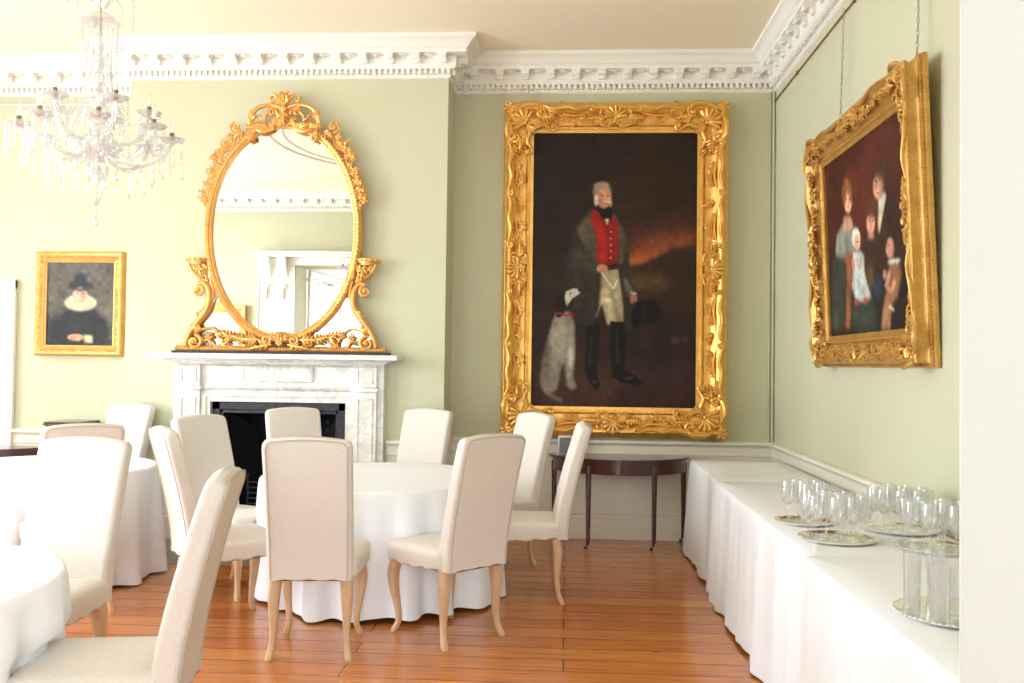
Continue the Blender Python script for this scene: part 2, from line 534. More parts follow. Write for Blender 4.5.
DL = (XL, YB)
RUNS = [[(XR, YF), (XR, YB), (BX1, YB), (BX1, BY), (FX+.9, BY)], [(FX-.9, BY), (BX0, BY), (BX0, YB), (-5.02, YB)], [(-5.95, YB), (XL, YB), (XL, 7.29)],
        [(XL, WIN_Y[2][0]-.13), (XL, WIN_Y[1][1]+.13)], [(XL, WIN_Y[1][0]-.13), (XL, WIN_Y[0][1]+.13)], [(XL, WIN_Y[0][0]-.13), (XL, YF), (BAYX0-.62, YF)],
        [(BAYX1+.62, YF), (DOORX0-.02, YF)] if BAYX1+.62 < DOORX0-.02 else [(DOORX1+.14, YF), (XR, YF)], [(DOORX1+.14, YF), (XR, YF)]]
rail = [(0, .70), (.012, .70), (.014, .725), (.022, .733), (.022, .745), (.016, .75), (.016, .80), (.022, .812), (.036, .82), (.046, .832), (.046, .85), (.038, .856), (0, .858)]
runs_sweep(rail, 'trim_2', CREAM, RUNS)
dado = [(0, .19), (.008, .19), (.008, .71), (0, .71)]
runs_sweep(dado, 'trim_3', CREAM, RUNS)
skirt = [(0, 0), (.03, 0), (.03, .165), (.027, .17), (.031, .178), (.028, .19), (.018, .2), (.018, .222), (.01, .23), (0, .232)]


def sk_extra(mb):
    for pts in RUNS[:2]:
        for i in range(len(pts)-1):
            p = np.array(pts[i], float); q = np.array(pts[i+1], float); ln = np.linalg.norm(q-p); a = (q-p)/ln
            M4 = np.eye(4); M4[:3, 0] = (a[0], a[1], 0); M4[:3, 1] = (-a[1], a[0], 0); M4[:3, 3] = (p[0], p[1], 0)
            mb.T = M4
            k = max(1, int(ln/.024)); s = ln/k
            for j in range(k): mb.ell((j*s+s/2, .019, .211), (.008, .007, .010), 6, 5)
            mb.T = None


runs_sweep(skirt, 'baseboard_room', CREAM, RUNS, sk_extra)
# picture rail rods and painted pipe
pr = MB()
pr.tube([(XR-.012, YF+.02, 3.80), (XR-.012, YB-.02, 3.80)], .006, 8)
for y in (1.5, 2.9, 4.3, 5.7, 7.1): pr.box(XR-.016, XR, y-.01, y+.01, 3.79, 3.82)
struct(pr, 'trim_4', BRASS)
pr = MB(); pr.tube([(XL+.02, YB-.014, 3.80), (BX0-.02, YB-.014, 3.80)], .008, 8)
struct(pr, 'trim_5', WHITEP)
pp = MB(); pp.tube([(XR-.016, YB-.016, .86), (XR-.016, YB-.016, H0)], .011, 10); pp.tube([(XR-.045, YB-.010, .86), (XR-.045, YB-.010, H0)], .006, 8)
struct(pp, 'trim_6', WALL)

# the opening we look through: right jamb and lining
jb = MB()
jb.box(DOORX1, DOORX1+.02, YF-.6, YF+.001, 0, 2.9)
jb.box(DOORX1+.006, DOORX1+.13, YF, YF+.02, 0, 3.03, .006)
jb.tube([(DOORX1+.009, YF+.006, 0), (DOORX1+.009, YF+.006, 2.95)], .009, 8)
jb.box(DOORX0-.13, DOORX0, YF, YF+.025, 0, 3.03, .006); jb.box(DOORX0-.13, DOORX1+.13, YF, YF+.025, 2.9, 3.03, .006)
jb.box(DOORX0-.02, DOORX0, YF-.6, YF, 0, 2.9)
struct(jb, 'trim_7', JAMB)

# white door in the left end of the back wall
d = MB(); d.box(-5.9, -5.07, YB-.02, YB+.02, 0, 2.12)
for (z0, z1) in ((.2, .95), (1.1, 1.95)):
    for (x0, x1) in ((-5.82, -5.53), (-5.44, -5.15)):
        d.box(x0, x1, YB-.03, YB-.018, z0, z1, .008)
door = struct(d, 'door_1', WHITEP)
a = MB()
for (i, w, p) in ((0, .06, .035), (.055, .05, .045)):
    a.box(-5.07+i-.0, -5.07+i+w if i == 0 else -4.98, YB-p, YB, 0, 2.18 if i == 0 else 2.2, .006)
a.box(-5.99, -5.9, YB-.04, YB, 0, 2.2, .006); a.box(-5.99, -4.98, YB-.042, YB, 2.12, 2.21, .006)
a.build('door_architrave', WHITEP, door)
k = MB(); k.tube([(-5.82, YB-.02, 1.0), (-5.82, YB-.06, 1.0)], .008); k.ell((-5.82, YB-.075, 1.0), (.026, .02, .026), 12, 8)
k.build('door_knob', BRASS, door)

# garden door case in the front wall (seen in the mirror)
gd = MB()
gd.box(BAYX0-.6, BAYX0-.0, YF, YF+.03, 0, DT+.06); gd.box(BAYX1, BAYX1+.6, YF, YF+.03, 0, DT+.06)
gd.box(BAYX0-.6, BAYX1+.6, YF, YF+.05, DT+.0, DT+.12, .01)
gd.box(BAYX0-.64, BAYX1+.64, YF, YF+.16, DT+.12, DT+.16, .01); gd.box(BAYX0-.68, BAYX1+.68, YF, YF+.22, DT+.16, DT+.2, .012)
gd.box(BAYX0-.60, BAYX0-.575, YF, YF+.05, 0, DT+.04, .005); gd.box(BAYX0-.03, BAYX0, YF, YF+.05, 0, DT, .005); gd.box(BAYX1, BAYX1+.03, YF, YF+.05, 0, DT, .005)
gcase = struct(gd, 'trim_8', WHITEP)
for xc in (BAYX0-.45, BAYX0-.18, BAYX1+.18, BAYX1+.45):
    c = MB()
    t = np.linspace(0, 1, 26)
    zz = DT+.11-.46*t; yy = YF+.03+.15*(1-t)**1.3+.035*np.sin(t*2*PI)
    prf = [(YF+.02, DT+.12)]+list(zip(yy, zz))+[(YF+.02, DT-.36)]
    c.loft([[(xc-.06, y, z) for y, z in prf], [(xc+.06, y, z) for y, z in prf]])
    c.ell((xc, YF+.15, DT+.06), (.066, .04, .045), 12, 8); c.ell((xc, YF+.06, DT-.33), (.064, .03, .03), 12, 8)
    for q in range(5): c.ell((xc+random.uniform(-.01, .01), YF+.05, DT-.39-.035*q), (.028-.004*q, .02, .024), 8, 6)
    c.build('console_bracket', WHITEP, gcase)


def glazed(name, w, z0, z1, nx, nz, loc, rz, kick=.5):
    g = MB(); g.box(.05, w-.05, -.004, .004, z0+kick, z1-.06)
    o = struct(g, name, PANE, smooth=False)
    f = MB()
    f.box(0, .09, -.022, .022, z0, z1); f.box(w-.09, w, -.022, .022, z0, z1); f.box(0, w, -.022, .022, z1-.1, z1); f.box(0, w, -.022, .022, z0, z0+kick)
    for k in range(1, nx): x = .09+(w-.18)*k/nx; f.box(x-.012, x+.012, -.014, .014, z0+kick, z1-.05)
    for k in range(1, nz): z = z0+kick+(z1-.1-z0-kick)*k/nz; f.box(.05, w-.05, -.014, .014, z-.012, z+.012)
    f.build('window_frame', WHITEP, o, smooth=False)
    o.location = loc; o.rotation_euler = (0, 0, rz)
    return o


glazed('window_4', 1.9, .02, DT-.02, 4, 5, (BAYX0+.03, YF-.64, 0), math.radians(-88), .5)
glazed('window_5', 1.83, .02, DT-.02, 4, 5, (BAYX0+.01, YF-2.6, 0), 0, .5)
rv = MB(); rv.box(BAYX1, BAYX1+.02, YF-2.6, YF-.6, 0, DT+.02); rv.box(BAYX0-.03, BAYX1+.02, YF-2.62, YF-.6, DT, DT+.04)
rv.box(BAYX0-.04, BAYX0+.02, YF-2.62, YF-2.5, 0, DT)
struct(rv, 'trim_9', WHITEP, smooth=False)

# plaster oval on the ceiling
ov = MB()
for (ra, rb, w) in ((1.3, 1.62, .035), (1.12, 1.44, .018)):
    a = np.linspace(0, 2*PI, 97)
    ov.tube(np.stack([-2.3+ra*np.cos(a), 3.95+rb*np.sin(a), np.full(97, ZC-.004)], 1), w, 8, flat=.35, up=(0, 0, 1))
struct(ov, 'trim_10', PLASTER)

# garden beyond the glazed door
HEDGE = mat('pale_foliage', (150, 158, 120), .9, noise=(3, (206, 186, 178), .6))
gr = MB(); gr.box(-14, -7.05, -14, 0, -.12, -.02); gr.box(-7.05, 3, -14, -3.25, -.12, -.02)
struct(gr, 'ground', mat('lawn', (120, 140, 80), .9), smooth=False)


# ------------------------------------------------------------------ relief ornament (a, b, h)
def spiral(c, r0, turns, start, d=1, k=.62, n=26, h=0.0, dome=0.0):
    t = np.linspace(0, 1, n); r = r0*(1-k*t)**1.25; a = start+d*turns*2*PI*t
    return np.stack([c[0]+r*np.cos(a), c[1]+r*np.sin(a), h+dome*t], 1)


def bez(P, n=20):
    P = [np.array(p, float) for p in P]; t = np.linspace(0, 1, n)[:, None]
    if len(P) == 3: return (1-t)**2*P[0]+2*t*(1-t)*P[1]+t*t*P[2]
    return (1-t)**3*P[0]+3*t*(1-t)**2*P[1]+3*t*t*(1-t)*P[2]+t**3*P[3]


def smooth_path(P, n=6):
    """Catmull-Rom through points"""
    P = np.array(P, float); Q = np.concatenate([[2*P[0]-P[1]], P, [2*P[-1]-P[-2]]]); out = []
    for i in range(1, len(Q)-2):
        for t in np.linspace(0, 1, n, endpoint=False):
            a, b, c, d_ = Q[i-1], Q[i], Q[i+1], Q[i+2]
            out.append(.5*((2*b)+(-a+c)*t+(2*a-5*b+4*c-d_)*t*t+(-a+3*b-3*c+d_)*t**3))
    out.append(P[-1])
    return np.array(out)


def leaf(mb, p, ang, ln, w, h, lobes=3):
    """acanthus leaf: fan of curled lobes along a rib"""
    ca, sa = math.cos(ang), math.sin(ang)
    q = lambda x, y, z: (p[0]+x*ca-y*sa, p[1]+x*sa+y*ca, h+z)
    mb.tube([q(0, 0, 0), q(ln*.35, 0, w*.35), q(ln*.7, 0, w*.4), q(ln, 0, w*.1)], [w*.18, w*.26, w*.2, w*.06], 6)
    for i in range(lobes):
        x = ln*(.15+.6*i/max(1, lobes-1)); s = w*(1-.45*i/max(1, lobes-1))
        for sd in (-1, 1):
            mb.tube([q(x, 0, w*.15), q(x+s*.35, sd*s*.45, w*.35), q(x+s*.6, sd*s*.85, w*.12)], [s*.2, s*.24, s*.07], 6)


def flower(mb, p, r, h, n=5):
    a0 = random.random()*6
    for i in range(n):
        a = a0+i*2*PI/n
        mb.ell((p[0]+.6*r*math.cos(a), p[1]+.6*r*math.sin(a), h), (.48*r, .32*r, .3*r), 7, 5, rotz=a)
    mb.ell((p[0], p[1], h+.15*r), (.3*r, .3*r, .3*r), 7, 5)


def shell(mb, p, ang, r, h, n=7, spread=2.2):
    for i in range(n):
        a = ang+spread*(i/(n-1)-.5); L_ = r*(1-.12*abs(i/(n-1)-.5)*2)
        e = (p[0]+L_*math.cos(a), p[1]+L_*math.sin(a), h+.02*r)
        m_ = (p[0]+.55*L_*math.cos(a), p[1]+.55*L_*math.sin(a), h+.32*r)
        m2 = (p[0]+.85*L_*math.cos(a), p[1]+.85*L_*math.sin(a), h+.26*r)
        mb.tube([(p[0], p[1], h+.1*r), m_, m2, e], [.05*r, .12*r, .17*r, .12*r], 7)
    mb.ell((p[0], p[1], h+.12*r), (.16*r, .16*r, .14*r), 8, 6)


def cscroll(mb, P, r, h, curl=.03, d=1, hh=.012):
    """band along P with a volute at both ends"""
    S = smooth_path([(x, y, h) for x, y in P], 7); m_ = len(S); t = np.linspace(0, 1, m_)
    S[:, 2] += hh*np.sin(PI*t)
    mb.tube(S, r*(.65+.45*np.sin(PI*t)), 8)
    for end, sgn in ((0, -1), (-1, 1)):
        e = S[end]; tdir = (S[1]-S[0]) if end == 0 else (S[-1]-S[-2]); tdir = tdir[:2]/np.linalg.norm(tdir[:2])
        if end == 0: tdir = -tdir
        nrm = np.array([-tdir[1], tdir[0]])*d*(1 if end else -1)
        c = e[:2]+nrm*curl; a0 = math.atan2(*(e[:2]-c)[::-1])
        dd = d*(1 if end else -1)
        sp = spiral(c, curl, 1.35, a0, dd, .85, 22, h, .5*curl)
        mb.tube(sp, np.linspace(r*.66, r*.45, 22), 7)
        mb.ell((c[0], c[1], h+.45*curl), (curl*.3, curl*.3, curl*.3), 7, 5)


def rect_sweep(mb, w, h, prof):
    rings = []
    for d, z in prof:
        rings.append([(-w/2-d, -h/2-d, z), (w/2+d, -h/2-d, z), (w/2+d, h/2+d, z), (-w/2-d, h/2+d, z)])
    # split rails into short pieces so the shading stays flat per facet
    mb.loft(rings, cap=False)


def bead_rect(mb, w, h, d, z, r, step):
    W_, H_ = w/2+d, h/2+d
    for (ax, ay, bx, by) in ((-W_, -H_, W_, -H_), (W_, -H_, W_, H_), (W_, H_, -W_, H_), (-W_, H_, -W_, -H_)):
        ln = math.hypot(bx-ax, by-ay); k = max(2, int(ln/step))
        for i in range(k):
            t = i/k; mb.ell((ax+(bx-ax)*t, ay+(by-ay)*t, z), (r, r, r*.8), 6, 5)


# ------------------------------------------------------------------ painting on canvas
class Paint:
    def __init__(s, nx, ny, src, base):
        """src = four corners (tl, tr, br, bl) of the canvas in the drawing's own coordinates"""
        s.nx, s.ny = nx, ny; s.I = np.ones((ny, nx, 3))*np.array(base, float)
        dst = [(0, 0), (nx-1, 0), (nx-1, ny-1), (0, ny-1)]; A = []; B = []
        for (x, y), (u, v) in zip(src, dst):
            A.append([x, y, 1, 0, 0, 0, -u*x, -u*y]); B.append(u)
            A.append([0, 0, 0, x, y, 1, -v*x, -v*y]); B.append(v)
        h = np.linalg.solve(np.array(A, float), np.array(B, float)); s.Hm = np.append(h, 1).reshape(3, 3)
        s.yy, s.xx = np.mgrid[0:ny, 0:nx].astype(float)
    def m(s, P):
        P = np.array(P, float); Q = np.c_[P, np.ones(len(P))] @ s.Hm.T
        return Q[:, :2]/Q[:, 2:]
    def mask(s, P, soft):
        Q = s.m(P); inside = np.zeros((s.ny, s.nx), bool); n = len(Q)
        for i in range(n):
            x0, y0 = Q[i]; x1, y1 = Q[(i+1) % n]
            if abs(y1-y0) < 1e-9: continue
            c = ((y0 > s.yy) != (y1 > s.yy)) & (s.xx < (x1-x0)*(s.yy-y0)/(y1-y0)+x0)
            inside ^= c
        M_ = inside.astype(float); k = max(0, int(round(soft)))
        for _ in range(2 if k else 0):
            for ax in (0, 1):
                P_ = np.pad(M_, [(k, k) if a == ax else (0, 0) for a in (0, 1)], mode='edge')
                cs = np.cumsum(P_, axis=ax); z = np.zeros_like(np.take(cs, [0], ax)); cs = np.concatenate([z, cs], ax)
                L_ = M_.shape[ax]
                M_ = (np.take(cs, range(2*k+1, 2*k+1+L_), ax)-np.take(cs, range(L_), ax))/(2*k+1)
        return M_
    def poly(s, P, c, soft=1, a=1.0):
        if len(P) > 3: P = smooth_closed(P)
        M_ = (s.mask(P, soft)*a)[:, :, None]; s.I = s.I*(1-M_)+np.array(c, float)*M_
    def ell(s, cx, cy, rx, ry, c, soft=1, a=1.0, rot=0):
        t = np.linspace(0, 2*PI, 28, endpoint=False); x = rx*np.cos(t); y = ry*np.sin(t); r = math.radians(rot)
        P = np.c_[cx+x*math.cos(r)-y*math.sin(r), cy+x*math.sin(r)+y*math.cos(r)]
        M_ = (s.mask(P, soft)*a)[:, :, None]; s.I = s.I*(1-M_)+np.array(c, float)*M_
    def line(s, pts, w, c, soft=0, a=1.0):
        for (x0, y0), (x1, y1) in zip(pts[:-1], pts[1:]):
            dx, dy = x1-x0, y1-y0; l = math.hypot(dx, dy); nx_, ny_ = -dy/l*w/2, dx/l*w/2
            M_ = (s.mask([(x0+nx_, y0+ny_), (x1+nx_, y1+ny_), (x1-nx_, y1-ny_), (x0-nx_, y0-ny_)], soft)*a)[:, :, None]
            s.I = s.I*(1-M_)+np.array(c, float)*M_
    def mottle(s, cell, amt):
        gy, gx = s.ny//cell+3, s.nx//cell+3; g = rng.normal(0, 1, (gy, gx))
        y, x = s.yy/cell, s.xx/cell; y0, x0 = y.astype(int), x.astype(int); fy, fx = y-y0, x-x0
        fy = fy*fy*(3-2*fy); fx = fx*fx*(3-2*fx)
        v = (g[y0, x0]*(1-fx)+g[y0, x0+1]*fx)*(1-fy)+(g[y0+1, x0]*(1-fx)+g[y0+1, x0+1]*fx)*fy
        s.I *= np.clip(1+amt*v, .5, 1.6)[:, :, None]
    def grain(s, amt, cell=3):
        for cl, am in ((1, amt*.5), (cell, amt)):
            g = rng.normal(0, am, (s.ny//cl+2, s.nx//cl+2)); g = np.kron(g, np.ones((cl, cl)))[:s.ny, :s.nx]
            s.I *= (1+g[:, :, None])
    def mesh(s, name, w, h, parent, z, rough=.6, coat=0):
        xs = np.linspace(-w/2, w/2, s.nx); ys_ = np.linspace(h/2, -h/2, s.ny)
        X, Y = np.meshgrid(xs, ys_)
        V = np.stack([X.ravel(), np.full(X.size, -z), Y.ravel()], 1)
        i = (np.arange(s.ny-1)[:, None]*s.nx+np.arange(s.nx-1)[None]).ravel()
        Fq = np.stack([i, i+s.nx, i+s.nx+1, i+1], 1)
        n0 = len(V)
        # board behind the painted face so that the canvas has thickness
        V = np.concatenate([V, [(-w/2, -z+.02, h/2), (w/2, -z+.02, h/2), (w/2, -z+.02, -h/2), (-w/2, -z+.02, -h/2)]])
        F = Fq.tolist()+[[n0, n0+1, n0+2, n0+3]]
        me = bpy.data.meshes.new(name); me.from_pydata(V.tolist(), [], F)
        att = me.color_attributes.new('paint', 'FLOAT_COLOR', 'POINT')
        c = np.clip(s.I, 0, 255)/255.0; c = np.where(c <= .04045, c/12.92, ((c+.055)/1.055)**2.4).reshape(-1, 3)
        c = np.concatenate([c, np.full((4, 3), .1)]); c = np.c_[c, np.ones(len(c))]
        att.data.foreach_set('color', c.astype(np.float32).ravel())
        m_ = bpy.data.materials.new(name+'_paint'); m_.use_nodes = True; b = m_.node_tree.nodes['Principled BSDF']
        at = m_.node_tree.nodes.new('ShaderNodeVertexColor'); at.layer_name = 'paint'
        m_.node_tree.links.new(at.outputs['Color'], b.inputs['Base Color'])
        b.inputs['Roughness'].default_value = rough; b.inputs['Coat Weight'].default_value = coat; b.inputs['Specular IOR Level'].default_value = .25
        me.materials.append(m_)
        o = bpy.data.objects.new(name, me); COL.objects.link(o); o.parent = parent
        return o


def smooth_closed(P, n=4):
    P = np.array(P, float); m_ = len(P); out = []
    for i in range(m_):
        a, b, c, d_ = P[i-1], P[i], P[(i+1) % m_], P[(i+2) % m_]
        for t in np.linspace(0, 1, n, endpoint=False):
            out.append(b+(c-b)*t if np.linalg.norm(c-b) > 160 else .5*((2*b)+(-a+c)*t*.9+(2*a-5*b+4*c-d_)*t*t*.9+(-a+3*b-3*c+d_)*t**3*.9)+.05*(2*b*0) if False else b+(c-b)*t)
    return out


# ---- the great portrait
def great_portrait():
    w, h = 1.415, 2.38
    root = empty('portrait_painting', (.4, YB-.01, 2.33))
    tag(root, 'very tall gilt framed portrait of a standing man in a red waistcoat with a spaniel', 'painting')
    p = Paint(300, 500, [(6, -66), (440, -66), (440, 654), (6, 654)], (40, 28, 20))
    p.ell(60, 60, 160, 190, (33, 23, 17), 16); p.ell(330, 60, 150, 120, (46, 31, 22), 20)
    p.poly([(20, 560), (440, 540), (440, 654), (6, 654)], (66, 40, 34), 14)
    p.poly([(250, 590), (440, 570), (440, 654), (200, 654)], (52, 32, 28), 12)
    p.poly([(225, 190), (440, 140), (440, 250), (250, 285)], (84, 46, 34), 16, .8)
    p.poly([(240, 240), (330, 205), (440, 190), (440, 225), (350, 255), (250, 288)], (132, 66, 38), 9, .85)
    p.poly([(250, 265), (330, 240), (370, 238), (310, 272), (255, 288)], (176, 92, 46), 5, .8)
    p.poly([(255, 292), (300, 284), (330, 268), (372, 244), (400, 236), (440, 232), (440, 400), (250, 400)], (50, 36, 27), 3)
    p.poly([(265, 305), (330, 305), (375, 325), (330, 350), (275, 345)], (92, 70, 34), 8, .8)
    p.ell(350, 470, 110, 90, (42, 30, 24), 18, .8); p.ell(385, 478, 12, 10, (110, 80, 72), 3, .6); p.ell(412, 474, 8, 8, (96, 66, 60), 3, .5)
    # legs and boots
    p.poly([(178, 300), (236, 292), (252, 400), (250, 440), (206, 440), (192, 385), (178, 420), (160, 430), (165, 340)], (158, 142, 112), 1)
    p.poly([(200, 330), (215, 335), (222, 425), (208, 430)], (190, 174, 140), 3, .7); p.line([(215, 345), (240, 430)], 7, (120, 104, 80), 2, .6)
    p.poly([(150, 432), (188, 440), (184, 520), (180, 570), (190, 600), (180, 612), (160, 590), (146, 560), (152, 500)], (17, 14, 14), 1)
    p.poly([(214, 430), (258, 432), (256, 500), (254, 555), (285, 572), (300, 588), (290, 596), (250, 590), (222, 578), (216, 520)], (16, 14, 14), 1)
    p.line([(165, 465), (162, 545)], 4, (60, 56, 54), 1, .7); p.line([(232, 450), (236, 540)], 5, (62, 58, 56), 1, .7)
    p.ell(175, 590, 8, 4, (80, 76, 74), 1, .6); p.ell(265, 578, 14, 4, (76, 72, 70), 1, .6)
    # great coat
    p.poly([(160, 130), (132, 160), (108, 210), (94, 300), (100, 360), (118, 430), (150, 445), (172, 440), (185, 390), (190, 300), (205, 170)], (46, 39, 31), 2)
    p.poly([(215, 140), (246, 185), (262, 250), (266, 320), (280, 370), (272, 455), (252, 460), (248, 380), (236, 300)], (50, 42, 34), 2)
    p.poly([(162, 138), (140, 165), (122, 190), (150, 235), (172, 290), (186, 292), (180, 230)], (82, 72, 56), 2)
    p.poly([(216, 140), (242, 180), (258, 215), (252, 255), (238, 290), (234, 230)], (88, 78, 62), 2)
    p.line([(128, 190), (165, 285)], 4, (120, 108, 86), 2, .6); p.line([(120, 260), (126, 400)], 14, (66, 57, 46), 4, .6)
    p.poly([(250, 310), (266, 335), (282, 366), (268, 376), (254, 350)], (122, 108, 86), 2)
    # red waistcoat
    p.poly([(164, 134), (182, 142), (200, 168), (212, 166), (222, 148), (234, 178), (238, 230), (230, 276), (200, 286), (178, 272), (174, 210), (160, 165)], (140, 27, 22), 1)
    p.poly([(185, 170), (198, 190), (200, 270), (184, 262), (180, 210)], (178, 40, 30), 3, .7); p.line([(206, 180), (210, 280)], 3, (110, 16, 16), 1, .8)
    for q in range(5): p.ell(214, 195+q*17, 2.4, 2.4, (210, 150, 80), 0)
    p.poly([(176, 128), (214, 128), (218, 150), (206, 166), (186, 156)], (18, 15, 15), 1)
    p.poly([(197, 160), (209, 160), (204, 178)], (216, 206, 190), 1)
    # sleeve folds, coat skirts, dark lining
    p.poly([(112, 235), (130, 220), (150, 262), (182, 284), (180, 306), (150, 300), (118, 282)], (62, 53, 42), 3); p.line([(124, 250), (170, 296)], 5, (84, 74, 58), 3, .6)
    p.line([(110, 300), (116, 420)], 8, (40, 34, 28), 4, .7); p.line([(150, 320), (146, 436)], 9, (42, 36, 29), 4, .7); p.line([(170, 310), (164, 430)], 5, (78, 68, 54), 3, .5)
    p.line([(258, 330), (266, 450)], 8, (34, 29, 24), 4, .7); p.line([(246, 220), (256, 300)], 6, (40, 34, 28), 3, .6)
    # head
    p.ell(190, 90, 25, 28, (132, 114, 92), 2); p.ell(194, 104, 18.5, 30, (190, 130, 102), 1); p.ell(201, 108, 10, 20, (222, 162, 128), 3, .8); p.ell(182, 108, 6, 22, (148, 96, 76), 3, .5)
    p.ell(174, 112, 6, 16, (196, 186, 168), 1, .9); p.ell(187, 72, 20, 8, (150, 132, 106), 2); p.ell(178, 82, 8, 12, (142, 124, 100), 2); p.ell(212, 120, 4, 11, (190, 178, 160), 1, .7)
    for ex in (189, 205): p.ell(ex, 99, 3.4, 1.8, (52, 32, 26), 0); p.line([(ex-5, 93), (ex+5, 93)], 1.8, (110, 72, 54), 0, .8)
    p.line([(198, 98), (200, 112)], 2.4, (168, 104, 82), 0, .8); p.line([(192, 121), (205, 121)], 2.6, (150, 62, 52), 0, .9); p.ell(193, 110, 5, 4, (214, 120, 96), 2, .5)
    # hands, cuff, whip, hat
    p.ell(192, 292, 15, 12, (196, 136, 108), 1); p.line([(180, 288), (205, 300)], 2, (140, 86, 68), 0, .7); p.line([(182, 296), (200, 306)], 2, (140, 86, 68), 0, .7)
    p.line([(190, 302), (222, 345), (232, 322)], 3, (214, 200, 168), 0); p.line([(222, 345), (196, 372)], 2.4, (180, 162, 130), 0)
    p.ell(276, 372, 10, 14, (160, 104, 82), 1); p.line([(268, 355), (284, 357)], 5, (190, 176, 154), 1)
    p.poly([(275, 380), (330, 372), (345, 395), (338, 432), (290, 442), (272, 420)], (15, 13, 15), 2); p.ell(288, 412, 16, 38, (22, 20, 24), 1, 1, 12); p.ell(286, 412, 11, 30, (9, 8, 9), 1, 1, 12)
    p.line([(300, 385), (305, 436)], 4, (52, 50, 56), 2, .6)
    # spaniel
    p.poly([(62, 430), (72, 405), (108, 405), (122, 440), (122, 520), (118, 575), (128, 606), (112, 614), (100, 600), (94, 540), (84, 560), (76, 610), (50, 625), (34, 600), (34, 540), (48, 480)], (138, 126, 108), 2)
    p.ell(64, 500, 16, 34, (96, 82, 68), 5, .7); p.ell(88, 470, 16, 30, (186, 174, 152), 5, .8); p.ell(44, 570, 12, 30, (104, 90, 76), 5, .6); p.ell(112, 500, 7, 60, (178, 168, 146), 3, .7); p.line([(98, 520), (92, 600)], 5, (80, 68, 58), 3, .6)
    p.poly([(60, 450), (95, 430), (98, 500), (60, 560), (48, 540)], (176, 164, 142), 4, .7); p.line([(110, 440), (108, 590)], 6, (184, 174, 154), 2, .7)
    p.ell(52, 585, 22, 34, (128, 116, 100), 3, .9); p.line([(40, 610), (68, 632), (90, 640)], 10, (120, 106, 92), 2, .8)
    p.ell(46, 520, 12, 40, (70, 58, 50), 5, .5)
    p.ell(94, 374, 24, 22, (30, 25, 24), 1, 1, -20); p.poly([(96, 352), (116, 344), (134, 346), (132, 358), (112, 372), (100, 392), (92, 380)], (198, 186, 166), 1)
    p.ell(82, 396, 13, 26, (24, 20, 19), 1, 1, 12); p.ell(131, 348, 4, 4, (20, 16, 16), 0); p.ell(108, 358, 2.5, 2.5, (20, 16, 16), 0)
    p.line([(70, 408), (100, 416), (118, 410)], 5, (146, 40, 30), 1)
    p.mottle(34, .07); p.mottle(9, .06); p.mottle(4, .035); p.grain(.025, 2)
    p.mesh('canvas', w, h, root, .035)
    fr = MB()
    fr_prof = [(0, .03), (0, .042), (.028, .046), (.032, .052), (.05, .056), (.06, .05), (.064, .046), (.074, .046), (.09, .048), (.11, .054), (.135, .066), (.16, .086), (.18, .108), (.195, .12), (.212, .122), (.226, .112), (.234, .095), (.246, .09), (.256, .08), (.26, .06), (.26, .0), (0, 0)]
    rect_sweep(fr, w, h, fr_prof)
    bead_rect(fr, w, h, .045, .057, .009, .024)
    fr.build('frame', GOLD, root, xf=FRONT, angle=30)
    W_, H_ = w/2, h/2
    o = MB()
    # corner cartouches, one mesh each
    for sx in (-1, 1):
        for sy in (-1, 1):
            c = MB(); cx, cy = sx*(W_+.118), sy*(H_+.118); diag = math.atan2(sy, sx)
            shell(c, (cx-sx*.045, cy-sy*.045), diag, .13, .09, 7, 2.6)
            flower(c, (cx+sx*.092, cy+sy*.092), .055, .11, 6)
            # C-scrolls embracing the shell
            for ax in (0, 1):
                pts = [(.07, -.20), (.11, -.15), (.112, -.06), (.08, .01)] if ax else [(-.20, .07), (-.15, .11), (-.06, .112), (.01, .08)]
                cscroll(c, [(cx+sx*x, cy+sy*y) for x, y in pts], .024, .11, .04, (1 if ax else -1)*sx*sy, .02)
                pts = [(-.10, -.27), (-.06, -.2), (-.085, -.12), (-.04, -.04)] if ax else [(-.27, -.10), (-.2, -.06), (-.12, -.085), (-.04, -.04)]
                cscroll(c, [(cx+sx*x, cy+sy*y) for x, y in pts], .018, .08, .032, (-1 if ax else 1)*sx*sy, .015)
            for dx, dy, an in ((-.22, .06, PI), (.06, -.22, -PI/2), (-.16, .0, PI), (.0, -.16, -PI/2)):
                leaf(c, (cx+sx*dx, cy+sy*dy), math.atan2(sy*math.sin(an), sx*math.cos(an)), .15, .065, .09, 4)
            leaf(c, (cx-sx*.05, cy-sy*.05), diag+PI, .12, .055, .07)
            for q in range(12):
                t = q/11; c.ell((cx+sx*(-.13+.16*t), cy+sy*(.03-.17*t)), (.012, .012, .012), 6, 5) if False else None
            c.build('corner_ornament', GOLD, root, xf=FRONT)
    # centres
    for (cx, cy, ang) in ((0, H_+.13, 0), (0, -H_-.13, PI), (-W_-.13, 0, PI/2), (W_+.13, 0, -PI/2)):
        c = MB(); ca, sa = math.cos(ang), math.sin(ang)
        q = lambda x, y: (cx+x*ca-y*sa, cy+x*sa+y*ca)
        shell(c, q(0, -.01), ang+PI/2, .105, .10, 7, 3.0)
        flower(c, q(0, -.035), .04, .11, 6)
        for sd in (-1, 1):
            cscroll(c, [q(sd*.05, .09), q(sd*.09, .075), q(sd*.13, .035), q(sd*.12, -.01)], .014, .09, .024, -sd)
            cscroll(c, [q(sd*.06, -.085), q(sd*.12, -.07), q(sd*.17, -.03)], .012, .08, .022, sd)
            leaf(c, q(sd*.08, -.02), ang+(0 if sd > 0 else PI), .18, .065, .09, 5)
            flower(c, q(sd*.09, .03), .026, .1); flower(c, q(sd*.05, -.06), .024, .09)
        c.build('centre_ornament', GOLD, root, xf=FRONT)
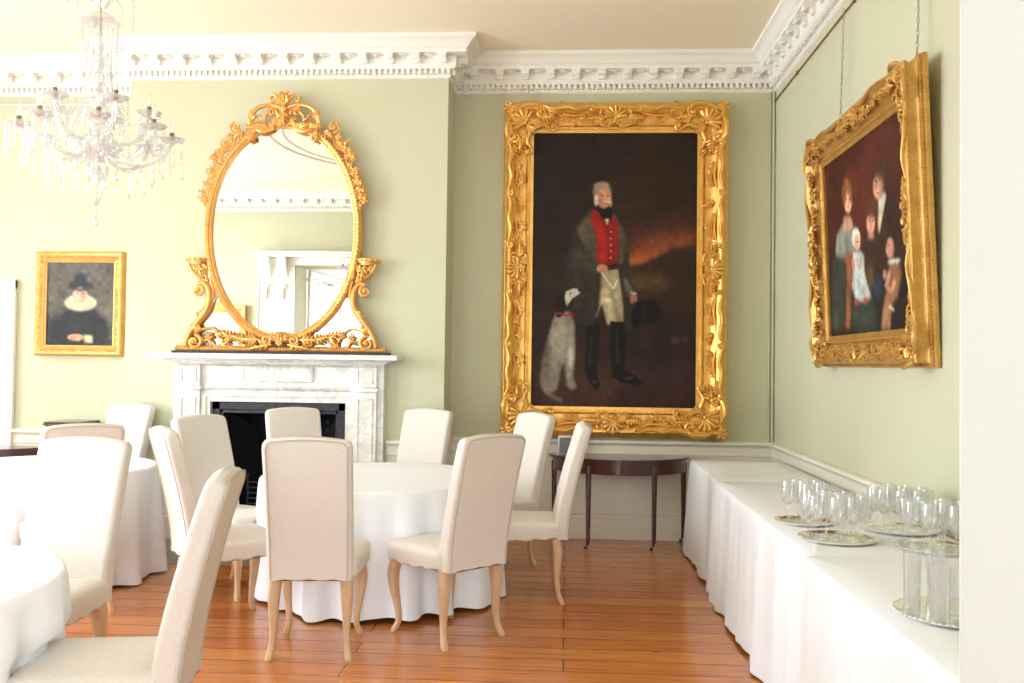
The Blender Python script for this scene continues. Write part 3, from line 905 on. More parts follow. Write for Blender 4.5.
    # flower sprays in the cove and swept outer edge
    for (L0, fixed, vert, sg) in ((W_, H_, 0, 1), (W_, H_, 0, -1), (H_, W_, 1, 1), (H_, W_, 1, -1)):
        c = MB()
        P_ = lambda t, d: ((t, sg*(fixed+d)) if not vert else (sg*(fixed+d), t))
        for sd in (-1, 1):
            c = MB()
            a0, a1 = .2, L0-.08
            ln = a1-a0
            # three shallow waves on the sight of the outer moulding
            nseg = 1 if not vert else 2
            for k in range(nseg):
                s0 = a0+ln*(k)/nseg; s1 = a0+ln*(k+1)/nseg; mid = (s0+s1)/2
                pts = [P_(sd*(s0+.01), .215), P_(sd*(s0+(s1-s0)*.3), .185), P_(sd*mid, .205), P_(sd*(s0+(s1-s0)*.8), .19), P_(sd*(s1-.01), .222)]
                cscroll(c, pts, .017, .118, .026, (-1)*sd*sg*(1 if not vert else -1), .012)
                pts = [P_(sd*(s0+.02), .17), P_(sd*(s0+(s1-s0)*.35), .14), P_(sd*(s0+(s1-s0)*.7), .165)]
                cscroll(c, pts, .011, .085, .018, sd*sg*(1 if not vert else -1), .004)
                x = s0+.05
                while x < s1-.06:
                    t_ = (x-s0)/(s1-s0); d_ = .12+.025*math.sin(x*30); r_ = random.uniform(.02, .034)
                    if .12 < t_ < .62 or t_ > .72:
                        flower(c, P_(sd*x, d_), r_, .078)
                        leaf(c, P_(sd*x, d_), random.random()*6, .06, .03, .07, 3)
                    x += .034
            c.build('edge_carving', GOLD, root, xf=FRONT)
    for x in (-.47, .52): hk = MB(); hk.ell((x, H_+.26, .05), (.013, .013, .013)); hk.tube([(x, H_+.24, .03), (x, H_+.29, .01)], .004); hk.build('hanging_hook', BRASS, root, xf=FRONT)
    return root


great_portrait()


# ---- family group, hung tilted on the right wall
def family_painting():
    W0, H0_ = 1.80, 1.48
    w, h = 1.44, 1.115
    zc = H0_/2
    root = empty('family_painting', (1.775, 5.31, 1.527), math.radians(-90), math.radians(2.5))
    tag(root, 'gilt framed family group painting tilted forward on the right hand wall', 'painting')
    p = Paint(220, 174, [(3, 45), (311, -182), (354, 648), (37, 686)], (76, 37, 24))
    p.poly([(0, 0), (150, -80), (130, 260), (0, 300)], (66, 30, 24), 14, .8); p.ell(150, 120, 60, 160, (104, 46, 34), 14, .7)
    p.poly([(20, 400), (360, 360), (360, 700), (20, 700)], (34, 28, 25), 16)
    p.poly([(290, 200), (345, 230), (350, 500), (300, 480)], (50, 34, 32), 8)
    # father
    p.poly([(232, 125), (262, 165), (290, 185), (305, 260), (318, 430), (205, 440), (200, 300), (203, 200)], (60, 38, 29), 2)
    p.line([(225, 180), (240, 420)], 6, (84, 52, 38), 3, .6)
    p.poly([(206, 168), (232, 130), (236, 160), (222, 240), (212, 300), (205, 250)], (222, 214, 200), 1)
    p.line([(214, 210), (210, 290)], 8, (206, 182, 120), 2, .8)
    p.ell(216, 64, 33, 52, (66, 42, 28), 2); p.ell(228, 96, 14, 44, (62, 40, 27), 2); p.ell(205, 120, 19, 52, (214, 152, 122), 1); p.ell(206, 74, 24, 16, (70, 46, 30), 2, .95); p.ell(200, 120, 9, 36, (232, 178, 148), 3, .7); p.ell(224, 110, 8, 40, (150, 92, 70), 3, .6)
    for ex, ey in ((197, 100), (213, 96)): p.ell(ex, ey, 4, 3.6, (44, 26, 22), 0)
    p.line([(202, 100), (199, 128)], 3, (170, 104, 84), 0, .8); p.line([(198, 146), (210, 144)], 4, (160, 70, 60), 0)
    # mother
    p.poly([(86, 235), (70, 265), (52, 300), (48, 360), (66, 400), (112, 420), (124, 330), (112, 262), (100, 235)], (132, 140, 124), 2)
    p.line([(60, 300), (52, 390)], 10, (170, 176, 160), 2, .7); p.line([(80, 290), (76, 390)], 8, (164, 168, 150), 2, .6); p.line([(92, 320), (96, 400)], 8, (92, 100, 88), 2, .6)
    p.poly([(76, 232), (104, 232), (112, 268), (96, 300), (76, 275)], (214, 160, 132), 2)
    p.ell(88, 136, 19, 42, (132, 82, 44), 2); p.ell(93, 176, 15, 44, (222, 166, 136), 1); p.ell(78, 150, 7, 46, (124, 76, 42), 2, .95); p.ell(96, 138, 13, 12, (140, 88, 48), 2, .9); p.ell(84, 98, 9, 16, (150, 98, 54), 2, .8); p.ell(104, 160, 4, 22, (128, 80, 44), 1, .8)
    for ex in (86, 99): p.ell(ex, 165, 3, 3, (50, 30, 24), 0)
    p.line([(92, 168), (93, 186)], 2.4, (176, 112, 92), 0, .8); p.line([(88, 197), (97, 197)], 3, (170, 76, 66), 0)
    p.poly([(84, 370), (116, 372), (112, 480), (108, 655), (88, 660), (90, 500)], (146, 86, 56), 2)
    for q in range(9): p.line([(86, 395+q*30), (112, 400+q*30)], 5, (186, 132, 92), 2, .5)
    p.poly([(34, 395), (80, 390), (92, 450), (86, 660), (40, 676)], (58, 62, 52), 3); p.poly([(112, 520), (190, 545), (215, 665), (112, 668)], (52, 60, 54), 4)
    p.line([(60, 590), (52, 650)], 8, (120, 130, 118), 3, .5)
    # girl between
    p.poly([(160, 300), (200, 300), (216, 320), (222, 400), (190, 420), (155, 405), (150, 340)], (58, 42, 34), 2)
    p.ell(184, 208, 23, 44, (92, 56, 34), 2); p.ell(192, 236, 12, 34, (88, 54, 34), 2); p.ell(179, 258, 16, 40, (216, 158, 130), 1); p.ell(180, 222, 18, 11, (92, 58, 36), 2, .9); p.poly([(172, 290), (190, 290), (192, 318), (168, 318)], (204, 148, 120), 2)
    for ex in (174, 187): p.ell(ex, 250, 3, 3, (48, 28, 24), 0)
    p.line([(180, 252), (180, 268)], 2.4, (170, 106, 88), 0, .8); p.line([(176, 280), (185, 279)], 3, (166, 74, 64), 0)
    # baby
    p.ell(124, 312, 17, 38, (214, 214, 202), 1); p.ell(130, 332, 11, 30, (226, 168, 144), 1)
    p.poly([(112, 368), (140, 360), (156, 380), (160, 450), (186, 540), (160, 556), (126, 548), (110, 500), (116, 430)], (190, 198, 190), 2)
    p.line([(124, 400), (130, 530)], 7, (222, 226, 220), 2, .7); p.line([(146, 440), (166, 540)], 5, (146, 156, 150), 2, .7)
    p.line([(116, 390), (118, 440)], 10, (214, 156, 130), 1); p.line([(146, 390), (140, 430)], 9, (214, 156, 130), 1)
    p.ell(130, 556, 9, 11, (188, 66, 52), 1); p.ell(162, 550, 8, 12, (188, 66, 52), 1)
    for ex in (126, 134): p.ell(ex, 328, 2, 2.6, (48, 30, 26), 0)
    p.poly([(196, 470), (220, 450), (226, 520), (204, 545), (188, 520)], (58, 76, 96), 4, .8)
    p.poly([(166, 420), (192, 410), (196, 500), (172, 500)], (112, 84, 50), 3, .8)
    # boy in profile
    p.poly([(284, 400), (318, 430), (334, 520), (330, 650), (262, 660), (270, 560)], (38, 26, 24), 2)
    p.poly([(252, 400), (286, 398), (298, 450), (282, 540), (262, 560), (256, 655), (222, 664), (226, 590), (240, 510)], (150, 108, 76), 2)
    p.line([(240, 560), (234, 655)], 7, (184, 140, 100), 2, .6); p.line([(262, 420), (262, 520)], 6, (112, 76, 52), 2, .6)
    p.ell(266, 300, 32, 56, (60, 38, 28), 2); p.ell(276, 330, 16, 40, (54, 34, 26), 2); p.ell(252, 352, 15, 40, (222, 162, 134), 1); p.ell(240, 362, 4, 8, (222, 162, 134), 1); p.ell(262, 360, 5, 30, (184, 124, 100), 2, .7)
    p.ell(268, 402, 26, 9, (226, 224, 214), 1, 1, -10); p.ell(247, 340, 3, 3, (44, 26, 22), 0); p.line([(240, 386), (250, 384)], 3, (168, 78, 66), 0)
    p.line([(252, 440), (238, 500), (262, 515), (270, 470)], 12, (214, 154, 124), 1); p.ell(234, 452, 8, 20, (204, 146, 116), 1); p.line([(252, 570), (270, 585)], 8, (220, 216, 206), 1)
    p.mottle(34, .07); p.mottle(9, .06); p.mottle(4, .035); p.grain(.025, 2)
    cv = p.mesh('canvas', w, h, root, .03); cv.location = (0, 0, zc)
    fr = MB()
    rect_sweep(fr, w, h, [(k_*1.2, v_) for k_, v_ in [(0, .025), (0, .045), (.022, .05), (.026, .058), (.042, .06), (.05, .052), (.07, .06), (.1, .085), (.12, .105), (.132, .115), (.142, .112), (.147, .104), (.143, .094), (.139, .08), (.138, .066), (.142, .052), (.149, .044), (.156, .042), (.158, .03), (.165, .028), (.168, .018), (.165, 0), (0, 0)]])
    bead_rect(fr, w, h, .041, .06, .008, .022); bead_rect(fr, w, h, .19, .036, .0075, .02)
    f = fr.build('frame', GOLDO, root, xf=FRONT, angle=30); f.location = (0, 0, zc)
    W_, H_ = w/2, h/2
    for sx in (-1, 1):
        for sy in (-1, 1):
            c = MB(); cx, cy = sx*(W_+.105), sy*(H_+.105); diag = math.atan2(sy, sx)
            shell(c, (cx-sx*.02, cy-sy*.02), diag, .075, .095, 7, 2.6)
            for ax in (0, 1):
                pts = [(.065, -.13), (.085, -.08), (.08, -.02), (.06, .03)] if ax else [(-.13, .065), (-.08, .085), (-.02, .08), (.03, .06)]
                cscroll(c, [(cx+sx*x, cy+sy*y) for x, y in pts], .014, .1, .022, (1 if ax else -1)*sx*sy, .015)
                pts = [(-.07, -.13), (-.055, -.09), (-.065, -.05)] if ax else [(-.13, -.07), (-.09, -.055), (-.05, -.065)]
                cscroll(c, [(cx+sx*x, cy+sy*y) for x, y in pts], .009, .085, .016, (-1 if ax else 1)*sx*sy, .01)
            for q in range(7):
                flower(c, (cx+sx*(.05-.02*q)+random.uniform(-.02, .02), cy+sy*random.uniform(-.06, .07)), .02, .1)
                flower(c, (cx+sx*random.uniform(-.06, .07), cy+sy*(.05-.02*q)), .018, .1)
            leaf(c, (cx-sx*.1, cy), 0 if sx < 0 else PI, .13, .04, .095, 4); leaf(c, (cx, cy-sy*.1), PI/2 if sy < 0 else -PI/2, .13, .04, .095, 4)
            x = c.build('corner_ornament', GOLDO, root, xf=FRONT); x.location = (0, 0, zc)
    for (cx, cy, ang) in ((0, H_+.105, 0), (0, -H_-.105, PI), (-W_-.105, 0, PI/2), (W_+.105, 0, -PI/2)):
        c = MB(); ca, sa = math.cos(ang), math.sin(ang)
        q = lambda x, y: (cx+x*ca-y*sa, cy+x*sa+y*ca)
        shell(c, q(0, -.015), ang+PI/2, .065, .095, 7, 3.0)
        for sd in (-1, 1):
            cscroll(c, [q(sd*.04, .06), q(sd*.08, .05), q(sd*.12, .01)], .011, .1, .018, -sd)
            leaf(c, q(sd*.05, -.01), ang+(0 if sd > 0 else PI), .12, .04, .09, 4)
            for k_ in range(5): flower(c, q(sd*(.04+.03*k_), random.uniform(-.04, .03)), .02, .1)
        x = c.build('centre_ornament', GOLDO, root, xf=FRONT); x.location = (0, 0, zc)
    for (L0, fixed, vert, sg) in ((W_, H_, 0, 1), (W_, H_, 0, -1), (H_, W_, 1, 1), (H_, W_, 1, -1)):
        c = MB()
        P_ = lambda t, d: ((t, sg*(fixed+d)) if not vert else (sg*(fixed+d), t))
        for sd in (-1, 1):
            c = MB()
            a0, a1 = .14, L0-.04
            cscroll(c, [P_(sd*a0, .165), P_(sd*(a0+(a1-a0)*.3), .14), P_(sd*(a0+(a1-a0)*.6), .17), P_(sd*a1, .165)], .011, .105, .016, -sd*sg*(1 if not vert else -1))
            x = a0
            while x < a1:
                flower(c, P_(sd*x, random.uniform(.08, .15)), random.uniform(.016, .026), .095); leaf(c, P_(sd*x, .11), random.random()*6, .055, .026, .085, 2)
                x += .035
            x = c.build('edge_carving', GOLDO, root, xf=FRONT); x.location = (0, 0, zc)
    # hanging chains up to the picture rail rod
    for xl in (-.47, .78):
        ch = MB()
        z0, z1 = H0_-.02, 2.285
        n = int((z1-z0)/.03)
        for i in range(n):
            z = z0+i*.03; y = -.0+.055*(i/n)+.0
            a = np.linspace(0, 2*PI, 9)
            r1, r2 = .0065, .019
            if i % 2: pts = np.stack([xl+r1*np.cos(a), np.full(9, y), z+r2*np.sin(a)], 1)
            else: pts = np.stack([np.full(9, xl), y+r1*np.cos(a), z+r2*np.sin(a)], 1)
            ch.tube(pts, .0022, 5)
        ch.build('hanging_chain', CHAIN, root)
    return root


family_painting()


# ---- small old portrait in the left alcove
def old_portrait():
    w, h = .62, .745
    root = empty('small_portrait', (-4.372, YB-.005, 1.99))
    tag(root, 'small gilt framed portrait of a sitter in dark hat and white ruff', 'painting')
    p = Paint(150, 180, [(222, 107), (553, 107), (553, 517), (222, 517)], (92, 88, 82))
    p.ell(390, 300, 190, 190, (106, 100, 92), 14, .7); p.poly([(222, 380), (300, 360), (260, 517), (222, 517)], (58, 54, 52), 10)
    p.poly([(318, 340), (462, 340), (520, 390), (548, 517), (230, 517), (250, 410)], (50, 50, 54), 4)
    p.ell(386, 222, 62, 24, (56, 58, 62), 3); p.poly([(350, 225), (356, 168), (384, 155), (412, 166), (422, 225)], (52, 56, 62), 3)
    p.ell(388, 306, 80, 40, (212, 198, 164), 2); p.ell(388, 318, 66, 24, (190, 174, 140), 4, .7)
    for q in range(22):
        a = PI*q/21; p.line([(388+40*math.cos(a), 300+18*math.sin(a)), (388+78*math.cos(a), 306+38*math.sin(a))], 2, (236, 224, 194), 0, .5)
    p.ell(386, 268, 36, 40, (212, 156, 130), 1); p.ell(376, 272, 18, 24, (228, 174, 146), 4, .7); p.ell(386, 240, 36, 12, (70, 66, 64), 2, .8)
    for ex in (373, 398): p.ell(ex, 262, 5, 2.6, (60, 40, 34), 0)
    p.line([(386, 264), (384, 280)], 3, (176, 112, 92), 0, .8); p.line([(378, 292), (394, 292)], 3.4, (170, 78, 66), 0)
    p.ell(368, 478, 42, 18, (208, 148, 118), 1); p.line([(335, 486), (365, 492)], 3, (140, 90, 70), 0, .7); p.line([(340, 478), (372, 484)], 2.5, (140, 90, 70), 0, .6)
    p.poly([(408, 464), (452, 468), (454, 508), (412, 504)], (204, 192, 158), 2)
    p.mottle(34, .07); p.mottle(9, .06); p.mottle(4, .035); p.grain(.025, 2)
    p.mesh('canvas', w, h, root, .03)
    fr = MB()
    rect_sweep(fr, w, h, [(0, .025), (0, .04), (.012, .045), (.016, .052), (.03, .05), (.045, .06), (.065, .07), (.078, .075), (.088, .068), (.095, .05), (.095, .0), (0, 0)])
    bead_rect(fr, w, h, .022, .053, .006, .018)
    for sgn in (-1, 1):
        for i in range(34):
            x = (i/33-.5)*(w+.12); leaf(fr, (x, sgn*(h/2+.055)), random.random()*6, .03, .016, .062, 2)
        for i in range(40):
            y = (i/39-.5)*(h+.12); leaf(fr, (sgn*(w/2+.055), y), random.random()*6, .03, .016, .062, 2)
    fr.build('frame', GOLDP, root, xf=FRONT, angle=30)


old_portrait()


# ---- landscape on the front wall, seen in the mirror
def landscape():
    w, h = 1.05, .95
    root = empty('landscape_painting', (-5.72, YF+.005, 1.78), PI)
    tag(root, 'gilt framed landscape with trees, seen only in the mirror', 'painting')
    p = Paint(110, 100, [(0, 0), (100, 0), (100, 100), (0, 100)], (206, 212, 214))
    p.ell(40, 20, 40, 12, (232, 220, 196), 8, .7); p.poly([(0, 62), (30, 58), (60, 64), (100, 56), (100, 100), (0, 100)], (132, 128, 92), 3)
    for (x, y, r) in ((60, 40, 14), (68, 52, 12), (52, 52, 10), (22, 58, 8), (84, 56, 9)): p.ell(x, y, r, r*.9, (104, 116, 96), 3, .9)
    p.line([(62, 45), (63, 78)], 3, (84, 66, 48), 1); p.grain(.05, 2)
    p.mesh('canvas', w, h, root, .03)
    fr = MB(); rect_sweep(fr, w, h, [(0, .02), (0, .045), (.03, .05), (.05, .045), (.09, .07), (.11, .075), (.12, .05), (.12, 0), (0, 0)])
    bead_rect(fr, w, h, .04, .05, .008, .024)
    fr.build('frame', GOLDP, root, xf=FRONT, angle=30)
    c = MB()
    for i in range(26): t = i/25-.5; flower(c, (t*.7, h/2+.1+.05*math.cos(t*PI)), .03, .07)
    shell(c, (0, h/2+.1), PI/2, .09, .07)
    c.build('crest', GOLDP, root, xf=FRONT)


landscape()


# ------------------------------------------------------------------ oval overmantel mirror
def mirror():
    S = 1/122.5
    zc = 2.58
    root = empty('overmantel_mirror', (-2.372, BY-.05, 1.566))
    tag(root, 'large oval gilt mirror with scrolled crest and side brackets standing on the marble mantel', 'mirror')
    oz = zc-1.566
    A_, B_ = .600, .862
    g = MB(); a = np.linspace(0, 2*PI, 97)[:-1]
    g.loft([np.stack([A_*np.cos(a)*k, oz+B_*np.sin(a)*k, np.full(96, z)], 1) for k, z in ((1.02, .012), (1.02, .03))], cap=True)
    g.build('mirror_glass', MIRROR, root, xf=FRONT, smooth=False)
    # lower glass between the oval and the scrolled sides
    for sx in (-1, 1):
        pts = []
        for t in np.linspace(-.30*PI/2*1.05, -PI/2*.90, 14): pts.append((sx*(A_+.02)*math.cos(t), oz+(B_+.02)*math.sin(t)))
        pts = [(sx*(A_+.02)*math.cos(t), oz+(B_+.02)*math.sin(t)) for t in np.linspace(-.62, -1.42, 14)]
        pts += [(sx*.09, .05), (sx*.74, .05), (sx*.80, .10), (sx*.72, .22), (sx*.62, .36), (sx*.56, .45)]
        mbg = MB(); mbg.prism(pts, .008, .018); mbg.build('lower_glass', MIRROR, root, xf=FRONT, smooth=False)
    f = MB(); n = 120; a = np.arange(n)*2*PI/n
    prof = [(0, .02), (0, .045), (.012, .052), (.02, .055), (.026, .066), (.042, .072), (.054, .064), (.058, .056), (.066, .05), (.072, .03), (.072, 0), (0, 0)]
    ring = []
    for d_, z in prof: ring.append(np.stack([(A_+d_)*np.cos(a), oz+(B_+d_)*np.sin(a), np.full(n, z)], 1))
    f.loft(ring, cap=False)
    k = 190
    for i in range(k):
        t = 2*PI*i/k; f.ell(((A_+.012)*math.cos(t), oz+(B_+.012)*math.sin(t), .055), (.008, .008, .007), 6, 5)
    for i in range(150):
        t = 2*PI*i/150; f.ell(((A_+.05)*math.cos(t), oz+(B_+.05)*math.sin(t), .068), (.009, .012, .006), 6, 5, rotz=t)
    f.build('oval_frame', GOLDP, root, xf=FRONT, angle=35)
    # crest (photo pixels about the mirror centre -> metres)
    q = lambda u, v: ((u-284)*S, oz+(232-v)*S)
    c = MB(); c.k = 1.35; oz0 = oz; oz = oz-.03
    for sx in (-1, 1):
        Q = lambda x, y: (sx*x, oz+y)
        # big open C either side of the palmette
        cscroll(c, [Q(.10, 1.075), Q(.17, 1.08), Q(.245, 1.045), Q(.285, .985), Q(.29, .93), Q(.26, .90)], .014, .05, .028, -sx, .01)
        c.tube(smooth_path([(*Q(.05, 1.06), .05), (*Q(.11, 1.035), .06), (*Q(.16, .99), .06), (*Q(.165, .955), .05)], 6), .009, 7)
        cscroll(c, [Q(.02, .96), Q(.06, 1.02), Q(.055, 1.06)], .011, .055, .02, sx)
        # inner volutes
        c.tube(spiral(Q(.105, 1.025), .034, 1.5, PI/2, -sx, .85, 24, .055, .02), .009, 7); c.tube(spiral(Q(.075, .955), .026, 1.4, 0, sx, .85, 22, .055, .015), .008, 7)
        c.tube(smooth_path([(*Q(.155, .95), .05), (*Q(.19, .97), .06), (*Q(.215, 1.0), .05)], 5), .009, 7)
        # ears of the palmette
        c.tube(smooth_path([(*Q(.01, 1.08), .06), (*Q(.045, 1.12), .07), (*Q(.075, 1.16), .07), (*Q(.105, 1.165), .06), (*Q(.122, 1.14), .055), (*Q(.11, 1.115), .05), (*Q(.09, 1.122), .05)], 6), [.011]*37, 8)
        c.tube(smooth_path([(*Q(.02, 1.05), .06), (*Q(.06, 1.075), .06), (*Q(.12, 1.09), .05)], 6), .013, 7)
        leaf(c, Q(.27, .95), PI/2 if sx > 0 else PI/2, .1, .05, .05); leaf(c, Q(.20, .89), 0 if sx > 0 else PI, .13, .055, .055, 4); leaf(c, Q(.13, .885), PI-.3 if sx < 0 else .3, .12, .05, .06, 4)
        leaf(c, Q(.34, .86), -.6 if sx > 0 else PI+.6, .1, .05, .055)
        leaf(c, Q(.25, .84), (-.9 if sx > 0 else PI+.9), .08, .05, .06); cscroll(c, [Q(.10, .875), Q(.18, .86), Q(.25, .885)], .016, .06, .02, sx)
        # outer small ring
        c.tube(spiral(Q(.415, .90), .052, 1.6, -PI/2, sx, .8, 30, .05, .01), np.linspace(.009, .006, 30), 7); flower(c, Q(.41, .895), .028, .055)
    c.ell((0, oz+1.045, .075), (.03, .034, .02), 12, 8); flower(c, (0, oz+1.045), .03, .085, 6)
    leaf(c, (0, oz+1.07), PI/2, .12, .085, .06, 3); leaf(c, (0, oz+1.03), -PI/2, .13, .07, .06, 3)
    for dx in (-.045, -.015, .015, .045): c.tube([(dx*.5, oz+1.03, .06), (dx*1.4, oz+.95, .06), (dx*2.2, oz+.905, .055)], [.009, .012, .016], 7)
    c.build('crest', GOLDP, root, xf=FRONT)
    oz = oz0
    # trailing foliage down both shoulders
    for sx in (-1, 1):
        c = MB()
        for i in range(30):
            t = math.radians(52-1.35*i); rr = .088+.022*math.sin(i*1.9)+(.02 if i < 12 else -.01)
            x, y = sx*(A_+rr)*math.cos(t), oz+(B_+rr)*math.sin(t)
            if i % 2: flower(c, (x, y), random.uniform(.022, .034), .055)
            leaf(c, (x, y), random.uniform(-.8, 1.9) if sx > 0 else PI-random.uniform(-.8, 1.9), random.uniform(.05, .08), .036, .05, 2)
        ts = np.radians(np.linspace(58, 12, 22)); rr = .085+.02*np.sin(np.arange(22)*1.1)
        c.tube(np.stack([sx*(A_+rr)*np.cos(ts), oz+(B_+rr)*np.sin(ts), np.full(22, .045)], 1), .008, 6)
        for (tt, r_) in ((47, .045), (38, .034)):
            t = math.radians(tt); c.tube(spiral((sx*(A_+.14)*math.cos(t), oz+(B_+.14)*math.sin(t)), r_, 1.3, t, -sx, .7, 22, .05), .006, 6)
        c.build('side_foliage', GOLDP, root, xf=FRONT)
    # bracket shelves and S-scroll supports
    for sx in (-1, 1):
        c = MB(); Q = lambda x, y, z=.05: (sx*x, y, z)
        # little shelf (half round, projecting)
        cx = .72; zt = .785
        for (r_, z0, z1) in ((.10, zt-.022, zt), (.088, zt-.034, zt-.022), (.075, zt-.05, zt-.034)):
            pts = [(sx*cx+r_*math.cos(b_), r_*math.sin(b_)*1.1) for b_ in np.linspace(0, PI, 16)]
            c.loft([[(x, z0, h_) for x, h_ in pts], [(x, z1, h_) for x, h_ in pts]])
        for i in range(9):
            b_ = PI*i/8; c.ell((sx*cx+.098*math.cos(b_), zt-.012, .098*math.sin(b_)*1.1), (.014, .012, .014), 6, 5)
        for dx in (-.06, -.01, .04): c.tube(spiral((sx*(cx+dx), zt-.085), .028, 1.2, PI/2, sx, .7, 18, .05), .01, 7)
        c.tube(smooth_path([Q(.79, zt-.05), Q(.75, zt-.12), Q(.68, zt-.17), Q(.62, zt-.19)], 6), [.014]*19, 7); c.tube(smooth_path([Q(.66, zt-.05), Q(.65, zt-.11), Q(.63, zt-.2)], 6), .012, 7)
        leaf(c, Q(.70, zt-.07)[:2], -PI/2-.3*sx, .12, .06, .05)
        c.build('bracket_shelf', GOLDP, root, xf=FRONT)
        c = MB()
        path = smooth_path([Q(.695, .515), Q(.655, .50), Q(.645, .545), Q(.69, .585), Q(.735, .545), Q(.745, .49), Q(.70, .36+.1), Q(.70, .46)], 4)
        c.tube(spiral((sx*.705, .515), .052, 1.5, PI/2, sx, .8, 30, .05, .02), np.linspace(.016, .01, 30), 8)
        c.ell(Q(.705, .515, .07), (.018, .018, .02))
        main = smooth_path([Q(.705, .57), Q(.655, .575), Q(.615, .52), Q(.605, .44), Q(.625, .36), Q(.68, .28), Q(.74, .20), Q(.785, .12), Q(.80, .05)], 8)
        t = np.linspace(0, 1, len(main)); c.tube(main, .018+.012*np.sin(PI*t), 10, flat=1.2)
        inner = smooth_path([Q(.60, .60), Q(.575, .50), Q(.585, .42), Q(.64, .31), Q(.70, .235)], 7)
        c.tube(inner, .009, 7)
        c.tube(smooth_path([Q(.60, .62), Q(.60, .68), Q(.61, .74)], 6), .02, 8)
        c.tube(spiral((sx*.725, .085), .062, 1.6, PI*.5, sx, .82, 34, .055, .025), np.linspace(.017, .009, 34), 8); c.ell(Q(.725, .085, .08), (.02, .02, .02))
        c.tube(smooth_path([Q(.725, .147), Q(.66, .19), Q(.58, .20), Q(.52, .15), Q(.475, .075), Q(.40, .04)], 7), [.012]*36, 7)
        leaf(c, Q(.66, .19)[:2], .2 if sx > 0 else PI-.2, .11, .06, .05, 4); leaf(c, Q(.55, .14)[:2], PI-.3 if sx > 0 else .3, .09, .05, .05); leaf(c, Q(.60, .10)[:2], PI/2, .07, .045, .05)
        leaf(c, Q(.50, .05)[:2], PI*.8 if sx > 0 else PI*.2, .12, .05, .045); leaf(c, Q(.70, .27)[:2], PI/2+.6*sx, .12, .05, .055, 3); leaf(c, Q(.64, .36)[:2], -PI/2+.5*sx, .1, .04, .06)
        cscroll(c, [Q(.56, .04)[:2], Q(.60, .10)[:2], Q(.66, .09)[:2]], .01, .05, .018, sx)
        c.build('scroll_support', GOLDP, root, xf=FRONT)
    # base rail and centre cluster
    c = MB()
    c.loft([[(x, y, h_) for (y, h_) in ((.012, 0), (.012, .06), (.03, .07), (.045, .06), (.055, .045), (.055, 0))] for x in (-.885, .885)])
    for i in range(64):
        x = -.87+1.74*i/63; leaf(c, (x, .03), (0 if x < 0 else PI), .03, .022, .058, 2)
    c.build('base_rail', GOLDP, root, xf=FRONT)
    c = MB()
    for sx in (-1, 1):
        Q = lambda x, y: (sx*x, y)
        c.tube(spiral(Q(.115, .105), .05, 1.6, PI, -sx, .8, 30, .065, .02), np.linspace(.017, .01, 30), 8); c.tube(spiral(Q(.245, .095), .04, 1.5, PI, sx, .8, 28, .06, .02), np.linspace(.014, .008, 28), 8)
        leaf(c, Q(.17, .11), 0 if sx > 0 else PI, .16, .07, .06, 4); leaf(c, Q(.28, .1), .3 if sx > 0 else PI-.3, .15, .06, .055, 4); leaf(c, Q(.07, .07), -.2 if sx > 0 else PI+.2, .2, .05, .065, 4)
        leaf(c, Q(.03, .1), PI/2-.5*sx, .08, .05, .07); leaf(c, Q(.40, .11), .6 if sx > 0 else PI-.6, .12, .06, .05)
    leaf(c, (0, .09), PI/2, .09, .06, .075); flower(c, (0, .09), .035, .085, 6)
    c.build('base_cluster', GOLDP, root, xf=FRONT)
    s = MB(); s.box(-.91, .91, -.085, .045, -.0095, .012, .003)
    s.build('base_board', SLATE, root, smooth=False)


mirror()


